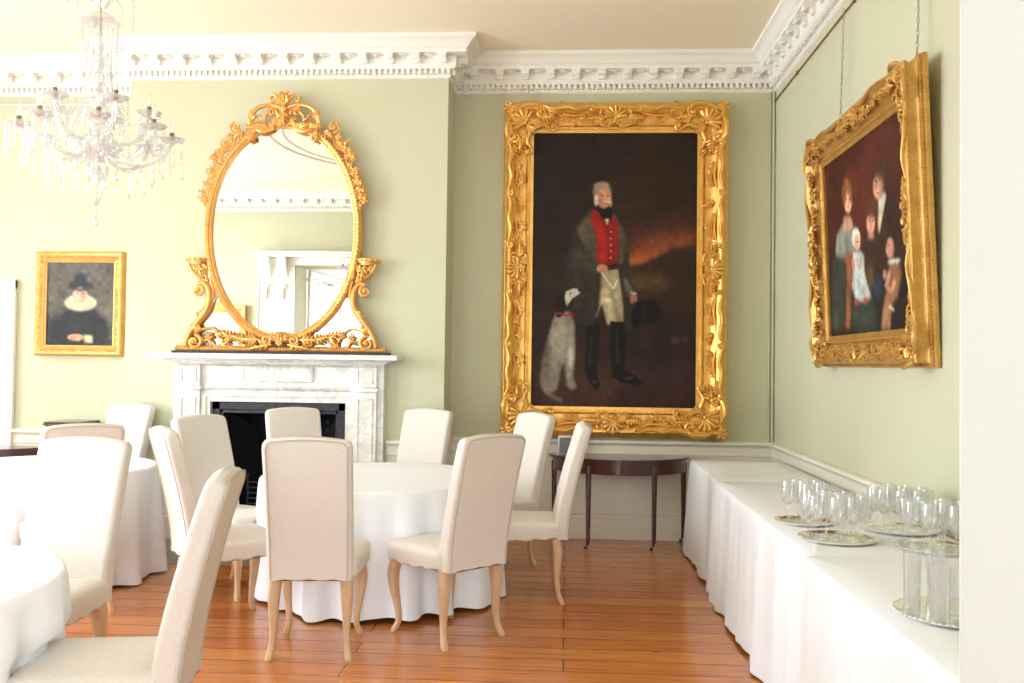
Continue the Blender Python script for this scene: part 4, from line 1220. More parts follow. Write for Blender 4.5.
# ------------------------------------------------------------------ fireplace
def fireplace():
    root = empty('fireplace', (FX, BY, 0))
    tag(root, 'carved white marble fireplace surround with black iron insert', 'fireplace')
    G = .0
    b = MB()
    OH, OW = 1.158, .57
    for sx in (-1, 1):
        x0, x1 = (OW, .885) if sx > 0 else (-.885, -OW)
        b.box(x0, x1, -.10, G, 0, OH)
        x0, x1 = (.645, .835) if sx > 0 else (-.835, -.645)
        b.box(x0, x1, -.135, -.09, .14, 1.26, .004)          # pilaster
        m_ = .03; b_ = MB()
        b.box(x0-.012, x1+.012, -.15, -.09, 0, .14, .006)     # its plinth
        # raised moulding of the sunk panel
        for (u0, u1, v0, v1) in ((x0+m_, x0+m_+.012, .2, 1.2), (x1-m_-.012, x1-m_, .2, 1.2), (x0+m_, x1-m_, .2, .212), (x0+m_, x1-m_, 1.188, 1.2)):
            b.box(u0, u1, -.143, -.134, v0, v1, .003)
        b.box(x0, x1, -.135, -.09, 1.29, 1.47, .004)
        for (u0, u1, v0, v1) in ((x0+m_, x0+m_+.01, 1.32, 1.44), (x1-m_-.01, x1-m_, 1.32, 1.44), (x0+m_, x1-m_, 1.32, 1.33), (x0+m_, x1-m_, 1.43, 1.44)):
            b.box(u0, u1, -.142, -.134, v0, v1, .003)
        b.box(x0-.015, x1+.015, -.155, -.09, 1.25, 1.29, .008)
    b.box(-.885, .885, -.10, G, OH, 1.5)
    b.box(-.645, .645, -.12, -.09, 1.255, 1.285, .006)
    # inner architrave step
    b.box(-.645, -.60, -.115, -.09, 0, 1.20, .004); b.box(.60, .645, -.115, -.09, 0, 1.20, .004); b.box(-.645, .645, -.115, -.09, 1.20, 1.215, .004)
    # frieze tablet
    b.box(-.30, .30, -.122, -.09, 1.325, 1.445, .006)
    for (u0, u1, v0, v1) in ((-.285, -.277, 1.34, 1.43), (.277, .285, 1.34, 1.43), (-.285, .285, 1.34, 1.348), (-.285, .285, 1.422, 1.43)): b.box(u0, u1, -.127, -.121, v0, v1)
    b.build('surround', MARBLE, root)
    d_ = MB()
    d_.box(-.9, .9, -.16, G, 1.47, 1.485, .004)
    for i in range(66): x = -.64+1.28*i/65; d_.ell((x, -.125, 1.27), (.008, .008, .012), 6, 5)
    for i in range(66): x = -.64+1.28*i/65; d_.ell((x, -.105, 1.462), (.008, .01, .013), 6, 5)
    for sx in (-1, 1):
        for i in range(10): d_.ell((sx*(.65+.02*i), -.14, 1.462), (.008, .01, .013), 6, 5)
    d_.build('leaf_moulding', MARBLE, root)
    s = MB()
    for (e, z0, z1) in ((.93, 1.485, 1.5), (.965, 1.5, 1.513), (1.03, 1.513, 1.556)):
        s.box(-e, e, -.2-(e-.93)*1.0, G, z0, z1, .005)
    s.build('mantel_shelf', MARBLE, root)
    # iron register grate
    i_ = MB()
    i_.box(-.565, -.50, -.06, .04, 0, 1.155, .004); i_.box(.50, .565, -.06, .04, 0, 1.155, .004); i_.box(-.565, .565, -.06, .04, 1.09, 1.155, .004)
    i_.box(-.50, -.475, -.045, .1, 0, 1.09, .004); i_.box(.475, .50, -.045, .1, 0, 1.09, .004); i_.box(-.5, .5, -.045, .1, 1.06, 1.09, .004)
    i_.box(-.565, .565, -.05, .1, 0, .04)
    for k in range(7):
        zz = .55+.07*k; i_.ell((.31, .345, zz), (.02, .012, .022), 8, 6)
    i_.build('iron_insert', IRON, root)
    r_ = MB(); r_.box(-.59, .59, .39, .41, 0, 1.2); r_.box(-.595, -.58, 0, .41, 0, 1.2); r_.box(.58, .595, 0, .41, 0, 1.2); r_.box(-.59, .59, 0, .41, 1.19, 1.2)
    r_.box(-.57, .57, .0, .4, 0, .03)
    r_.loft([[(-.47, .1, 0), (-.47, .1, 1.06), (-.30, .36, .9), (-.30, .36, 0)], [(-.465, .1, 0), (-.465, .1, 1.06), (-.295, .36, .9), (-.295, .36, 0)]])
    r_.loft([[(.47, .1, 0), (.47, .1, 1.06), (.30, .36, .9), (.30, .36, 0)], [(.465, .1, 0), (.465, .1, 1.06), (.295, .36, .9), (.295, .36, 0)]])
    r_.build('firebox', SOOT, root, smooth=False)
    g = MB()
    for k in range(7): z = .2+.045*k; g.tube([(-.3, .08, z), (.3, .08, z)], .007, 6)
    for x in (-.3, 0, .3): g.tube([(x, .08, .04), (x, .08, .52)], .011, 8); g.ell((x, .08, .53), (.018, .018, .018))
    g.build('fire_grate', IRON, root)
    h_ = MB(); h_.box(-1.0, 1.0, -.93, -.0, .0, .003)
    h_.build('hearth_slab', HEARTHM, root)


fireplace()


# ------------------------------------------------------------------ dining chairs
def rrect(w, d, r, n=6):
    """rounded rectangle outline, centred, counter-clockwise"""
    r = min(r, w/2*.999, d/2*.999); out = []
    for (cx, cy, a0) in ((w/2-r, -d/2+r, -PI/2), (w/2-r, d/2-r, 0), (-w/2+r, d/2-r, PI/2), (-w/2+r, -d/2+r, PI)):
        for i in range(n+1):
            a = a0+PI/2*i/n; out.append((cx+r*math.cos(a), cy+r*math.sin(a)))
    return np.array(out)


def make_chair():
    """faces +X; origin on the floor under the middle of the seat"""
    root = empty('dining_chair', (0, 0, 0))
    # seat: width .48 (Y), depth .48 (X)
    s = MB(); rings = []
    base = rrect(.47, .475, .045, 7)
    # resample densely so that the scalloped hem reads
    def dense(P, n=120):
        P = np.vstack([P, P[:1]]); dd = np.r_[0, np.cumsum(np.linalg.norm(np.diff(P, axis=0), axis=1))]
        t = np.linspace(0, dd[-1], n, endpoint=False)
        return np.c_[np.interp(t, dd, P[:, 0]), np.interp(t, dd, P[:, 1])], t/dd[-1]
    D, tt = dense(base)
    for (k, z, sc) in ((0, .405, 1.0), (0, .415, 1.006), (0, .44, 1.01), (0, .468, 1.022), (0, .487, 1.018), (0, .5, .985), (0, .509, .93), (0, .516, .8), (0, .521, .55), (0, .523, .2)):
        taper = 1-.04*(D[:, 0]/.24)*0
        x = D[:, 0]*sc; y = D[:, 1]*sc*(1+.05*(D[:, 0]/.24))
        zz = np.full(len(D), z)
        if z < .42: zz = zz + .005*np.cos(tt*2*PI*16) + .006*np.cos(tt*2*PI*4)
        rings.append(np.c_[x, y, zz])
    s.loft(rings, cap=True)
    s.build('seat', LINEN, root)
    hem = rings[0].copy(); hem = np.vstack([hem, hem[:1]]); hem[:, 2] += .004
    hm = MB(); hm.tube(hem, .0032, 5); 
    seat = [o for o in bpy.data.objects if o.parent == root][0]
    hm.build('piping', PIPING, seat)
    # backrest
    b = MB(); rings = []; zs = [.405, .41, .45, .52, .6, .7, .8, .9, .98, 1.04, 1.075, 1.095, 1.105, 1.108]
    sides = [[], []]
    N_ = 10
    def centre(z):
        u = max(0, (z-.45)/.67)
        return -.235-.012*0-.16*u**1.35
    for i, z in enumerate(zs):
        u = (z-.405)/.7
        w = .423+.016*min(1, u*1.05); th = .092-.022*u
        if z > 1.09: k = (z-1.09)/.018; w -= .03*k; th = max(.012, th*(1-.72*k*k))
        R_ = rrect(th, w, .02 if z < 1.09 else min(.02, th/2.1), N_)
        cx = centre(z); slope = -.16*1.35*max(0, (z-.45)/.67)**.35/.67
        R_, t_ = dense(R_, 96)
        y = R_[:, 1]; arch = .022*(1-(y/.23)**2)*max(0, (z-.6)/.5)**2
        zz = z+arch-R_[:, 0]*slope*.6*min(1, u*2)
        if z < .411: zz = zz+.005*np.cos(y/.42*2*PI*3.5)
        rings.append(np.c_[cx+R_[:, 0], y, zz])
    b.loft(rings, cap=True)
    bk = b.build('backrest', LINEN, root)
    p = MB()
    def edge(front):
        L_, R2_ = [], []
        for i, z in enumerate(zs[1:12]):
            r = rings[i+1]; u = (z-.405)/.7; hw = (.423+.016*min(1, u*1.05))/2-.021
            face = r[r[:, 0] < np.median(r[:, 0])]
            a_ = face[np.abs(face[:, 1]-hw).argmin()].copy(); b_ = face[np.abs(face[:, 1]+hw).argmin()].copy(); a_[1] = hw; b_[1] = -hw; L_.append(a_); R2_.append(b_)
        x0 = L_[-1][0]
        mid = [np.array([x0, y, 1.094+.022*(1-(y/.23)**2)]) for y in np.linspace(.18, -.18, 9)]
        return smooth_path(L_[:-1]+mid+R2_[:-1][::-1], 3)
    p.tube(edge(False)+np.array([-.002, 0, 0]), .0036, 6)
    p.build('piping', PIPING, bk)
    # legs
    for sx in (1, -1):
        for sy in (1, -1):
            if sx > 0: pts = [(.19, .185, .43), (.205, .2, .37), (.212, .207, .31), (.205, .2, .22), (.19, .187, .12), (.187, .184, .06), (.2, .197, .02), (.206, .203, 0)]
            else: pts = [(-.2, .175, .43), (-.212, .18, .36), (-.218, .184, .3), (-.215, .184, .22), (-.215, .184, .13), (-.225, .19, .06), (-.242, .197, .02), (-.25, .2, 0)]
            rad = [.03, .03, .029, .023, .0165, .0155, .018, .016]
            m_ = MB(); P = smooth_path([(x, sy*y, z) for x, y, z in pts], 4)
            rr = np.interp(np.linspace(0, 1, len(P)), np.linspace(0, 1, 8), rad)
            rg = []
            for (q_, r_) in zip(P, rr):
                R_ = rrect(2*r_, 2*r_, r_*.6, 3); rg.append(np.c_[q_[0]+R_[:, 0], q_[1]+R_[:, 1], np.full(len(R_), q_[2])])
            m_.loft(rg); m_.build('leg', OAKL, root)
    return root


CH_G = 'upholstered dining chairs round the dining tables'
chairs = [
    (-1.305, 4.74, 96, 'linen dining chair with its back squarely to the viewer, before the fireplace table'),
    (-.66, 5.03, 136, 'linen dining chair turned three quarters away at the right front of the fireplace table'),
    (-.27, 5.87, 183, 'linen dining chair seen in side view in front of the half round table'),
    (-.535, 6.72, 217, 'linen dining chair below the left frame edge of the tall portrait, facing left'),
    (-1.26, 6.93, 248, 'linen dining chair behind the middle table, right of the marble fireplace'),
    (-1.97, 6.80, 305, 'linen dining chair behind the middle table, in front of the black fire opening'),
    (-2.14, 5.82, 335, 'linen dining chair overlapping the left side of the black fire opening, its front face showing'),
    (-1.92, 5.10, 37, 'linen dining chair seen from its pale left side, left of the fire opening'),
    (-1.53, 2.93, 192, 'nearest linen dining chair, cut by the bottom of the picture'),
    (-2.27, 3.74, 268, 'linen dining chair facing the viewer between the two left hand tables'),
    (-2.98, 5.29, 128, 'linen dining chair mostly hidden behind another, only its piped top showing at the left table'),
    (-3.73, 6.98, 255, 'linen dining chair behind the left table, under the small portrait'),
]
ch0 = make_chair()
for i, (x, y, a, lab) in enumerate(chairs):
    c = ch0 if i == 0 else copy_tree(ch0)
    c.location = (x, y, 0); c.rotation_euler = (0, 0, math.radians(a)); tag(c, lab, 'chair', CH_G)


# ------------------------------------------------------------------ round tables and cloths
def round_table(x, y, r, lab, lab2, seed, rot=.4, dents=()):
    t = empty('round_table', (x, y, 0)); tag(t, lab, 'table', 'round tables under white cloths')
    m_ = MB(); m_.lathe([(.01, .72), (r-.02, .72), (r-.01, .73), (r-.01, .745), (r-.02, .75), (.01, .75)], n=48, cap=True); m_.build('tabletop', MAHOG, t)
    for k in range(4):
        a = rot+k*PI/2; l = MB(); R_ = r*.66
        l.tube([(R_*.9*math.cos(a), R_*.9*math.sin(a), .72), (R_*math.cos(a), R_*math.sin(a), .0)], .017, 10); l.build('leg', BLACKM, t)
    g = random.Random(seed); n = 300; a = np.arange(n)*2*PI/n
    ph = [g.uniform(0, 6) for _ in range(5)]
    wav = .55*np.cos(17*a+ph[0]+.9*np.sin(3*a+ph[1]))+.3*np.cos(25*a+ph[2]+.6*np.sin(2*a+ph[3]))+.25*np.cos(9*a+ph[4])
    wav = np.sign(wav)*np.abs(wav)**.8
    rings = []
    for (rr, z) in ((.001, .7555), (r*.5, .7555), (r*.9, .7555), (r-.012, .7555), (r-.003, .752), (r+.001, .742)): rings.append(np.c_[rr*np.cos(a), rr*np.sin(a), np.full(n, z)])
    for z in np.linspace(.72, .0, 16):
        dp = (.742-z)/.742; z2 = z
        amp = .055*dp**.7; flare = .004+.03*dp
        R_ = r+flare+amp*wav
        for (da, mx) in dents:
            w_ = np.exp(-((np.angle(np.exp(1j*(a-da))))/.38)**2)
            if z < .53: R_ = R_-(R_-np.minimum(R_, mx+.03*(wav)))*w_
        hem = .018+.012*np.cos(3*a+ph[1])+.012*(1-wav)*.5
        zz = np.maximum(z2, 0)*(1-hem/.742)+hem
        rings.append(np.c_[R_*np.cos(a), R_*np.sin(a), zz])
    c = MB(); c.loft(rings, cap=False)
    o = c.build('tablecloth', LINEN_W, None, angle=180); o.location = (x, y, 0)
    tag(o, lab2, 'tablecloth', 'white cloths on the round tables')
    # shallow creases on the top
    return o


round_table(-1.215, 5.9, .775, 'round table under the cloth in front of the fireplace, only its dark feet showing', 'white floor length cloth on the round table in front of the fireplace', 3, .45, dents=[(-2.3, .74)])
round_table(-3.62, 6.02, .76, 'round table under the cloth at the left, beneath the small portrait', 'white cloth on the round table farther back at the left edge', 11, .2, dents=[(-.83, .70), (1.68, .68)])
round_table(-2.41, 2.80, .715, 'nearest round table under the cloth at the lower left corner', 'white cloth on the nearest round table in the lower left corner', 5, .6, dents=[(.2, .665)])


# ------------------------------------------------------------------ buffet tables along the right wall
def buffet(x0, x1, y0, y1, z, seed, lab, lab2):
    t = empty('trestle_table', ((x0+x1)/2, (y0+y1)/2, 0)); tag(t, lab, 'table', 'buffet tables under white cloths')
    m_ = MB(); m_.box(-(x1-x0)/2+.01, (x1-x0)/2-.01, -(y1-y0)/2+.01, (y1-y0)/2-.01, z-.035, z-.006, .004); m_.build('tabletop', OAKL, t)
    for sx in (-1, 1):
        for sy in (-1, 1):
            l = MB(); l.tube([(sx*((x1-x0)/2-.08), sy*((y1-y0)/2-.15), 0), (sx*((x1-x0)/2-.08), sy*((y1-y0)/2-.15), z-.035)], .015, 8); l.build('leg', BLACKM, t)
    g = random.Random(seed)
    w, dth = x1-x0, y1-y0; P = rrect(w, dth, .02, 4)
    PP = np.vstack([P, P[:1]]); dd = np.r_[0, np.cumsum(np.linalg.norm(np.diff(PP, axis=0), axis=1))]
    n = 520; s = np.linspace(0, dd[-1], n, endpoint=False)
    X = np.interp(s, dd, PP[:, 0]); Y = np.interp(s, dd, PP[:, 1])
    # outward normals
    tx = np.roll(X, -1)-np.roll(X, 1); ty = np.roll(Y, -1)-np.roll(Y, 1); ln = np.hypot(tx, ty); nx, ny = ty/ln, -tx/ln
    for _ in range(6): nx = (np.roll(nx, 1)+nx+np.roll(nx, -1))/3; ny = (np.roll(ny, 1)+ny+np.roll(ny, -1))/3
    left = np.clip(-nx, 0, 1)                     # amplitude only on the room side
    farend = np.clip(ny, 0, 1)*(1 if y1 > 7 else 0)*.6; nearend = np.clip(-ny, 0, 1)*0
    ph = [g.uniform(0, 6) for _ in range(6)]
    wav = .5*np.cos(s*2*PI/.31+ph[0]+2.1*np.sin(s*2.1+ph[1]))+.55*np.cos(s*2*PI/.62+ph[2]+1.2*np.sin(s*1.3+ph[3]))+.18*np.cos(s*2*PI/.16+ph[4])
    rings = []
    for k in (.0004, .6): rings.append(np.c_[X*k, Y*k, np.full(n, z)])
    rings.append(np.c_[X-nx*.006, Y-ny*.006, np.full(n, z)]); rings.append(np.c_[X, Y, np.full(n, z-.006)])
    corner = np.exp(-((X+w/2)**2+(Y-dth/2)**2)/.02)*(1 if y1 > 7 else .45)
    for zt in np.linspace(z-.03, 0, 16):
        dp = (z-zt)/z
        out = (left+farend)*(.006+.022*dp+.022*dp**.7*wav); far = np.clip(ny*1.3, 0, 1)*(.38*dp if y1 > 7 else 0)
        hem = .012+.012*np.cos(s*3+ph[5])
        rings.append(np.c_[X+nx*out, Y+ny*out+far, np.full(n, zt)*(1-hem/z)+hem])
    c = MB(); c.loft(rings, cap=False); o = c.build('tablecloth', LINEN_W, None, angle=180); o.location = ((x0+x1)/2, (y0+y1)/2, 0)
    tag(o, lab2, 'tablecloth', 'white cloths on the buffet tables')


buffet(.99, 1.70, 5.93, 7.24, .757, 21, 'farthest buffet table by the room corner, hidden under its cloth', 'white cloth on the farthest buffet table, beside the half round table')
buffet(.965, 1.70, 3.62, 5.915, .760, 22, 'middle buffet table under the wine glass trays, hidden under its cloth', 'white cloth on the middle buffet table under the trays of stemmed glasses')
buffet(.93, 1.70, 1.9, 3.60, .768, 23, 'nearest buffet table at the lower right, hidden under its cloth', 'white cloth on the nearest buffet table under the tumblers')


def tray(x, y, r, z, lab):
    m_ = MB(); m_.lathe([(.001, .003), (r*.8, .003), (r*.88, .005), (r*.94, .012), (r, .014), (r, .010), (r*.93, .004), (r*.85, 0), (.001, 0)], n=48)
    for i in range(60): a = 2*PI*i/60; m_.ell((r*.985*math.cos(a), r*.985*math.sin(a), .013), (.006, .006, .004), 6, 5)
    o = m_.build('serving_tray', SILVER); o.location = (x, y, z); tag(o, lab, 'tray', 'round silver trays on the buffet')
    return o


def wine_glass():
    m_ = MB()
    m_.lathe([(.032, .0), (.032, .0015), (.02, .003), (.006, .007), (.0042, .015), (.004, .05), (.0045, .07), (.006, .078)], n=20)
    b = m_.build('wine_glass', GLASSW)
    v = MB(); v.lathe([(.005, .078), (.014, .085), (.025, .1), (.0315, .125), (.032, .15), (.029, .178), (.0265, .195), (.0255, .195), (.028, .178), (.0308, .15), (.0303, .126), (.024, .102), (.013, .088), (.003, .083)], n=20)
    v.build('bowl', GLASSW, b)
    return b


def tumbler():
    m_ = MB(); m_.lathe([(.001, 0), (.022, 0), (.023, .004), (.025, .17), (.0237, .17), (.0215, .014), (.001, .012)], n=20)
    return m_.build('tumbler', GLASSW)


TR = [(1.135, 4.39, .135, .760, 'smallest silver tray, at the left of the stemmed glasses', 5, 'wine', 'stemmed glass on the leftmost silver tray of the buffet'),
      (1.17, 3.98, .165, .760, 'silver tray of stemmed glasses at the front edge of the middle buffet table', 9, 'wine', 'stemmed glass on the tray at the front edge of the middle table'),
      (1.53, 4.24, .165, .760, 'silver tray of stemmed glasses against the wall, farther back', 9, 'wine', 'stemmed glass on the farther tray against the right wall'),
      (1.53, 3.82, .165, .760, 'silver tray of stemmed glasses against the wall, partly cut by the door jamb', 8, 'wine', 'stemmed glass on the nearer tray against the right wall'),
      (1.165, 2.77, .178, .768, 'silver tray of straight tumblers on the nearest buffet table', 9, 'tumbler', 'straight tall tumbler on the nearest silver tray')]
wg = tb = None
for (x, y, r, z, lab, n, kind, gl) in TR:
    tray(x, y, r, z, lab)
    if n == 5: pts = [(-.075, .01), (-.01, .07), (.0, -.005), (.0, -.08), (.075, .06), (.075, -.03)]
    elif kind == 'tumbler': pts = [(0, 0)]+[(.068*math.cos(.3+k*PI/2), .068*math.sin(.3+k*PI/2)) for k in range(4)]+[(.13*math.cos(.1+k*PI/4), .13*math.sin(.1+k*PI/4)) for k in range(8)]
    else:
        pts = [(.042*math.cos(.9+k*2*PI/3), .042*math.sin(.9+k*2*PI/3)) for k in range(3)]+[(.115*math.cos(.2+k*2*PI/n), .115*math.sin(.2+k*2*PI/n)) for k in range(n)]
    for (dx, dy) in pts:
        if kind == 'wine':
            if wg is None: wg = wine_glass(); o = wg
            else: o = copy_tree(wg)
        else:
            if tb is None: tb = tumbler(); o = tb
            else: o = copy_tree(tb)
        o.location = (x+dx+random.uniform(-.006, .006), y+dy+random.uniform(-.006, .006), z+.0035)
        tag(o, gl, 'glass', gl.replace('stemmed glass', 'stemmed glasses').replace('straight tall tumbler', 'tall tumblers'))


# ------------------------------------------------------------------ half round table and the box on it
def demilune():
    root = empty('half_round_table', (.455, YB-.05, 0))
    tag(root, 'dark mahogany half round side table under the tall portrait', 'table')
    yb = 0.0; R_ = .60; D_ = .53
    def half(k, n=40):
        a = np.linspace(PI, 2*PI, n); return [(R_*k*math.cos(t), D_*k*math.sin(t)) for t in a]
    t = MB()
    for (k, z0, z1) in ((.985, .712, .718), (1.0, .718, .734), (.99, .734, .738)): t.prism(half(k), z0, z1)
    t.build('tabletop', MAHOG, root)
    a = MB(); a.prism(half(.95), .615, .712); a.prism(half(.957), .612, .622); a.build('apron', MAHOG, root)
    for ang in (PI*1.02, PI*1.34, PI*1.66, PI*1.98):
        x, y = R_*.92*math.cos(ang), D_*.92*math.sin(ang)-(0 if abs(math.sin(ang)) > .3 else .0)
        y = min(y, -.03)
        l = MB(); l.loft([np.c_[x+rrect(2*w_, 2*w_, .004, 2)[:, 0], y+rrect(2*w_, 2*w_, .004, 2)[:, 1], np.full(12, z)] for w_, z in ((.024, .68), (.024, .6), (.022, .58), (.015, .06))])
        lg = l.build('leg', MAHOG, root)
        s = .9
        c = MB(); c.tube([(x, y, .06), (x-.005, y, .045), (x-.012, y-.004, .03)], [.012, .01, .008], 8); c.tube([(x-.02, y-.008, .014), (x-.02, y+.008, .014)], .0135, 12)
        c.build('castor', BLACKM, lg)
        br = MB(); br.prism([(x-.06, .615), (x+.06, .615), (x+.024, .59), (x-.024, .59)], 0, .02)
    return root


demilune()
bx = MB(); bx.box(-.062, .062, -.05, .05, 0, .155, .012)
b = bx.build('small_box', WHITEPL); b.location = (-.005, 7.74, .738); tag(b, 'small white box with grey front standing on the half round table', 'box')
g = MB(); g.box(-.05, .05, -.054, -.048, .012, .143, .003); g.build('front_panel', GREYP, b)

# left alcove: low chest and side table
def chest():
    root = empty('wooden_chest', (-4.335, 7.665, 0)); tag(root, 'dark brown wooden chest against the wall under the small portrait', 'chest')
    b = MB(); b.box(-.15, .15, -.15, .19, .12, .92, .004); b.build('body', MAHOG, root)
    t = MB(); t.box(-.165, .165, -.165, .2, .92, .935, .004); t.box(-.158, .158, -.158, .195, .935, .95, .004); t.build('lid', MAHOG, root)
    for x in (-.125, .125):
        for y in (-.12, .16): l = MB(); l.box(x-.02, x+.02, y-.02, y+.02, 0, .12, .004); l.build('leg', MAHOG, root)
    for z in (.25, .55): d = MB(); d.box(-.13, .13, -.158, -.148, z-.1, z+.14, .004); dd_ = d.build('drawer', MAHOG, root); k = MB(); k.ell((0, -.168, z+.02), (.014, .012, .014)); k.build('knob', BRASS, dd_)


chest()


def side_table():
    root = empty('side_table', (-4.98, 7.28, 0)); tag(root, 'low brown wooden side table at the left edge, behind the white cloth', 'table')
    R_ = .58
    a = np.linspace(PI, 2*PI, 30)
    for (k, z0, z1, nm) in ((1.0, .722, .745, 'tabletop'), (.93, .63, .722, 'apron')):
        t = MB(); t.prism([(R_*k*math.cos(q), .42*k*math.sin(q)+.2) for q in a], z0, z1); t.build(nm, MAHOG, root)
    for (x, y) in ((-.5, .1), (-.25, -.13), (.25, -.13), (.5, .1)):
        l = MB(); l.box(x-.02, x+.02, y-.02, y+.02, 0, .66, .004); l.build('leg', MAHOG, root)


side_table()


# ------------------------------------------------------------------ chandelier
def chandelier():
    CX, CY = -2.3, 4.24
    root = empty('chandelier', (CX, CY, ZC)); tag(root, 'crystal chandelier with two ranks of candle arms hanging at the upper left', 'chandelier')
    Z = lambda z: z-ZC
    st = MB()
    st.lathe([(.055, 0), (.06, -.01), (.05, -.03), (.012, -.05), (.008, -.06)], n=20, cap=True)
    st.tube([(0, 0, -.04), (0, 0, Z(2.36))], .006, 8)
    st.build('stem', CHAIN, root)
    b = MB()
    for (r, z, h_) in ((.035, 3.3, .05), (.028, 3.05, .05), (.03, 2.95, .045), (.034, 2.86, .05), (.04, 2.77, .055), (.045, 2.66, .06)):
        b.lathe([(.008, Z(z+h_)), (r*.7, Z(z+h_*.6)), (r, Z(z)), (r*.7, Z(z-h_*.6)), (.008, Z(z-h_))], n=14, flute=.08, nf=7)
    b.lathe([(.01, Z(2.6)), (.05, Z(2.585)), (.09, Z(2.56)), (.11, Z(2.535)), (.105, Z(2.52)), (.07, Z(2.49)), (.03, Z(2.465)), (.01, Z(2.455))], n=32, flute=.05, nf=16)
    b.lathe([(.01, Z(2.44)), (.03, Z(2.42)), (.035, Z(2.395)), (.02, Z(2.37)), (.008, Z(2.355))], n=14, flute=.06, nf=7)
    # upper canopy
    b.lathe([(.01, Z(3.2)), (.04, Z(3.19)), (.075, Z(3.165)), (.09, Z(3.145)), (.08, Z(3.14)), (.03, Z(3.15)), (.01, Z(3.16))], n=28, flute=.07, nf=14)
    b.build('crystal_body', CRYSTAL, root)

    def strand(mb, P, r=.0085, step=.02, end=0.0):
        P = np.array(P, float); dd = np.r_[0, np.cumsum(np.linalg.norm(np.diff(P, axis=0), axis=1))]
        for s in np.arange(0, dd[-1], step):
            q = [np.interp(s, dd, P[:, k]) for k in range(3)]; mb.ell(q, (r, r, r), 6, 5)
        if end:
            e = P[-1]
            mb.loft([[(e[0]+rr*math.cos(a), e[1]+rr*.55*math.sin(a), e[2]-zz) for a in np.arange(6)*PI/3] for rr, zz in ((.002, .004), (end*.5, end*.6), (end, end*1.7), (end*.8, end*2.2), (.002, end*2.8))])
    NA = 8
    proto = None
    def arm(R_, cupz, ez):
        a = MB()
        P = smooth_path([(.04, 0, Z(ez)), (.3*R_, 0, Z(ez-.05)), (.56*R_, 0, Z(ez-.06)), (.83*R_, 0, Z(ez-.02)), (.96*R_, 0, Z((ez+cupz)/2)), (R_, 0, Z(cupz-.01))], 5)
        a.tube(P, .0095, 8); o = a.build('arm', CRYSTAL, root)
        c = MB(); c.lathe([(.01, Z(cupz)-.02), (.02, Z(cupz)-.008), (.045, Z(cupz)), (.06, Z(cupz)+.014), (.056, Z(cupz)+.014), (.04, Z(cupz)+.004), (.012, Z(cupz)+.002)], c=(R_, 0, 0), n=28, flute=.09, nf=14)
        c.lathe([(.014, Z(cupz)), (.018, Z(cupz)+.012), (.016, Z(cupz)+.02)], c=(R_, 0, 0), n=12); c.build('candle_cup', CRYSTAL, o)
        s = MB(); s.lathe([(.0115, Z(cupz)), (.0115, Z(cupz)+.042), (.004, Z(cupz)+.044)], c=(R_, 0, 0), n=14, cap=True); s.build('candle_sleeve', SLEEVE, o)
        s = MB(); s.lathe([(.006, Z(cupz)+.042), (.013, Z(cupz)+.058), (.0145, Z(cupz)+.072), (.009, Z(cupz)+.095), (.001, Z(cupz)+.115)], c=(R_, 0, 0), n=12); s.build('bulb', GLASSW, o)
        s = MB(); s.lathe([(.002, Z(cupz)+.05), (.006, Z(cupz)+.06), (.0065, Z(cupz)+.075), (.001, Z(cupz)+.095)], c=(R_, 0, 0), n=8); s.build('filament', BULB, o)
        for k in range(6):
            t = k*PI/3+.3; x, y = R_+.055*math.cos(t), .055*math.sin(t); L_ = .09 if k % 2 else .16
            d = MB(); strand(d, [(x, y, Z(cupz)), (x, y, Z(cupz)-L_)], .0055, .014, .011); d.build('crystal_drop', CRYSTAL, o)
        d = MB(); strand(d, [(.62*R_, 0, Z(ez-.07)), (.62*R_, 0, Z(ez-.17))], .006, .015, .013); d.build('crystal_drop', CRYSTAL, o)
        d = MB(); P = smooth_path([(.035, 0, Z(3.0)), (.06, 0, Z(2.84)), (.35*R_, 0, Z(cupz+.02)), (.64*R_, 0, Z(cupz-.06)), (.88*R_, 0, Z(cupz))], 6); strand(d, P, .0055, .0135); d.build('bead_swag', CRYSTAL, o)
        return o
    for k in range(NA):
        o = arm(.34, 2.60, 2.52) if proto is None else copy_tree(proto)
        if proto is None: proto = o
        o.parent = root; o.rotation_euler = (0, 0, -1.073+k*2*PI/NA)
    proto = arm(.23, 2.72, 2.62)
    for k in range(5):
        o = proto if k == 0 else copy_tree(proto)
        o.parent = root; o.rotation_euler = (0, 0, .5+k*2*PI/5)
    # swags between neighbouring arms
    for k in range(NA):
        a0 = -1.073+k*2*PI/NA; a1 = a0+2*PI/NA; am = (a0+a1)/2
        d = MB(); P = smooth_path([(.33*math.cos(a0), .33*math.sin(a0), Z(2.63)), (.30*math.cos(am), .30*math.sin(am), Z(2.54)), (.33*math.cos(a1), .33*math.sin(a1), Z(2.63))], 6)
        strand(d, P, .0055, .0135); d.build('bead_swag', CRYSTAL, root)
        d = MB(); x, y = .10*math.cos(am), .10*math.sin(am); strand(d, [(x, y, Z(2.52)), (x*.95, y*.95, Z(2.36+.06*(k % 2)))], .0075, .017, .018); d.build('crystal_drop', CRYSTAL, root)
        x, y = .085*math.cos(am), .085*math.sin(am)
        d = MB(); strand(d, [(x, y, Z(3.15)), (x, y, Z(3.04))], .006, .015, .014); d.build('crystal_drop', CRYSTAL, root)
        d = MB(); P = smooth_path([(.08*math.cos(a0), .08*math.sin(a0), Z(3.14)), (.075*math.cos(a0), .075*math.sin(a0), Z(2.95)), (.10*math.cos(a0), .10*math.sin(a0), Z(2.76)), (.2*math.cos(a0), .2*math.sin(a0), Z(2.62))], 6)
        strand(d, P, .0055, .0135); d.build('bead_swag', CRYSTAL, root)
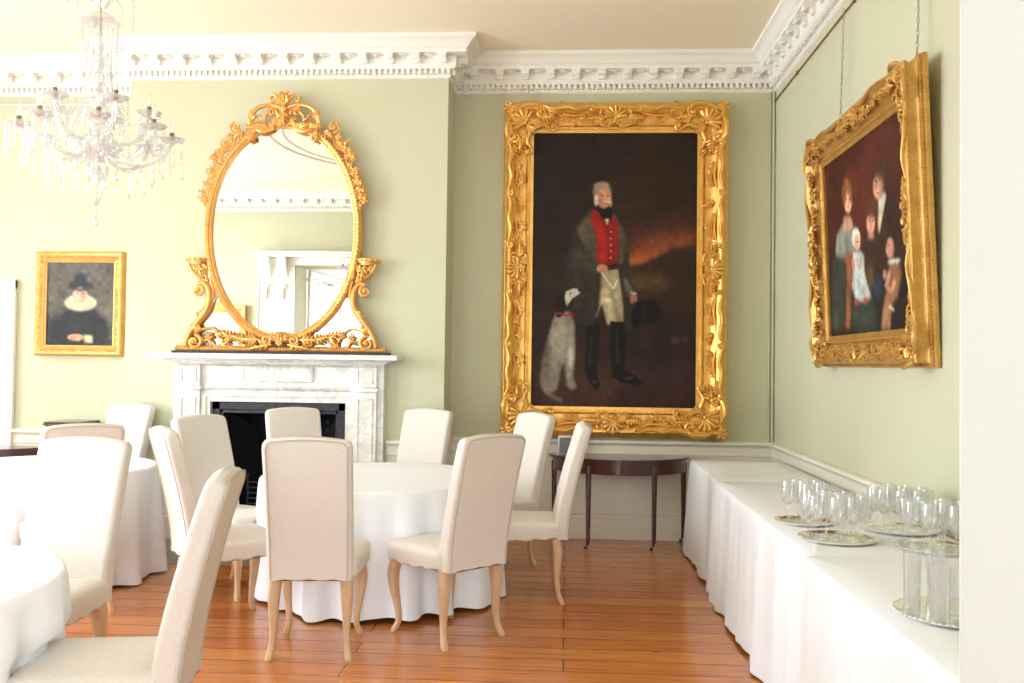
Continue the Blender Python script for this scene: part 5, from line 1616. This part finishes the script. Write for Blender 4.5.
    for k in range(6):
        a0 = k*PI/3
        d = MB(); P = [(.06*math.cos(a0), .06*math.sin(a0), Z(2.47)), (.035*math.cos(a0), .035*math.sin(a0), Z(2.33)), (.004*math.cos(a0), .004*math.sin(a0), Z(2.24))]
        strand(d, smooth_path(P, 5), .006, .014); d.build('bead_swag', CRYSTAL, root)
    # upper rank of hanging arms at the top of the frame
    for k in range(6):
        a0 = .3+k*PI/3; c, s = math.cos(a0), math.sin(a0)
        d = MB(); d.tube(smooth_path([(.02*c, .02*s, Z(3.22)), (.08*c, .08*s, Z(3.30)), (.14*c, .14*s, Z(3.28)), (.15*c, .15*s, Z(3.24))], 5), .006, 6)
        strand(d, [(.15*c, .15*s, Z(3.24)), (.15*c, .15*s, Z(3.10))], .006, .015, .015); d.build('upper_arm', CRYSTAL, root)
    d = MB(); d.ell((0, 0, Z(2.165)), (.017, .017, .02), 8, 6); d.tube([(0, 0, Z(2.36)), (0, 0, Z(2.18))], .002, 5)
    for z in np.arange(2.19, 2.35, .016): d.ell((0, 0, Z(z)), (.007, .007, .007), 6, 5)
    d.build('pendant_ball', CRYSTAL, root)


chandelier()


# garden trees seen through the glazed door in the mirror
def tree(x, y, s, seed, lab):
    g = random.Random(seed)
    root = empty('garden_tree', (x, y, -.05)); tag(root, lab, 'tree', 'trees in the garden behind the glass')
    t = MB(); t.tube([(0, 0, 0), (.05, 0, 1.2*s), (0, .05, 2.2*s)], [.12*s, .09*s, .05*s], 8); t.build('trunk', MAHOG, root)
    c = MB()
    for _ in range(420):
        a = g.uniform(0, 6.28); r = abs(g.gauss(0, .8))*s; z = g.uniform(1.0, 3.6)*s
        c.ell((r*math.cos(a), r*math.sin(a), z), (.16*s, .12*s, .05*s), 5, 4, rotz=g.uniform(0, 3))
    c.build('crown', HEDGE, root)


tree(-3.9, -5.2, 1.2, 1, 'pale leafy garden tree reflected through the left glazing bars')
tree(-7.9, -4.6, 1.2, 2, 'farther pale garden tree reflected through the right glazing bars')
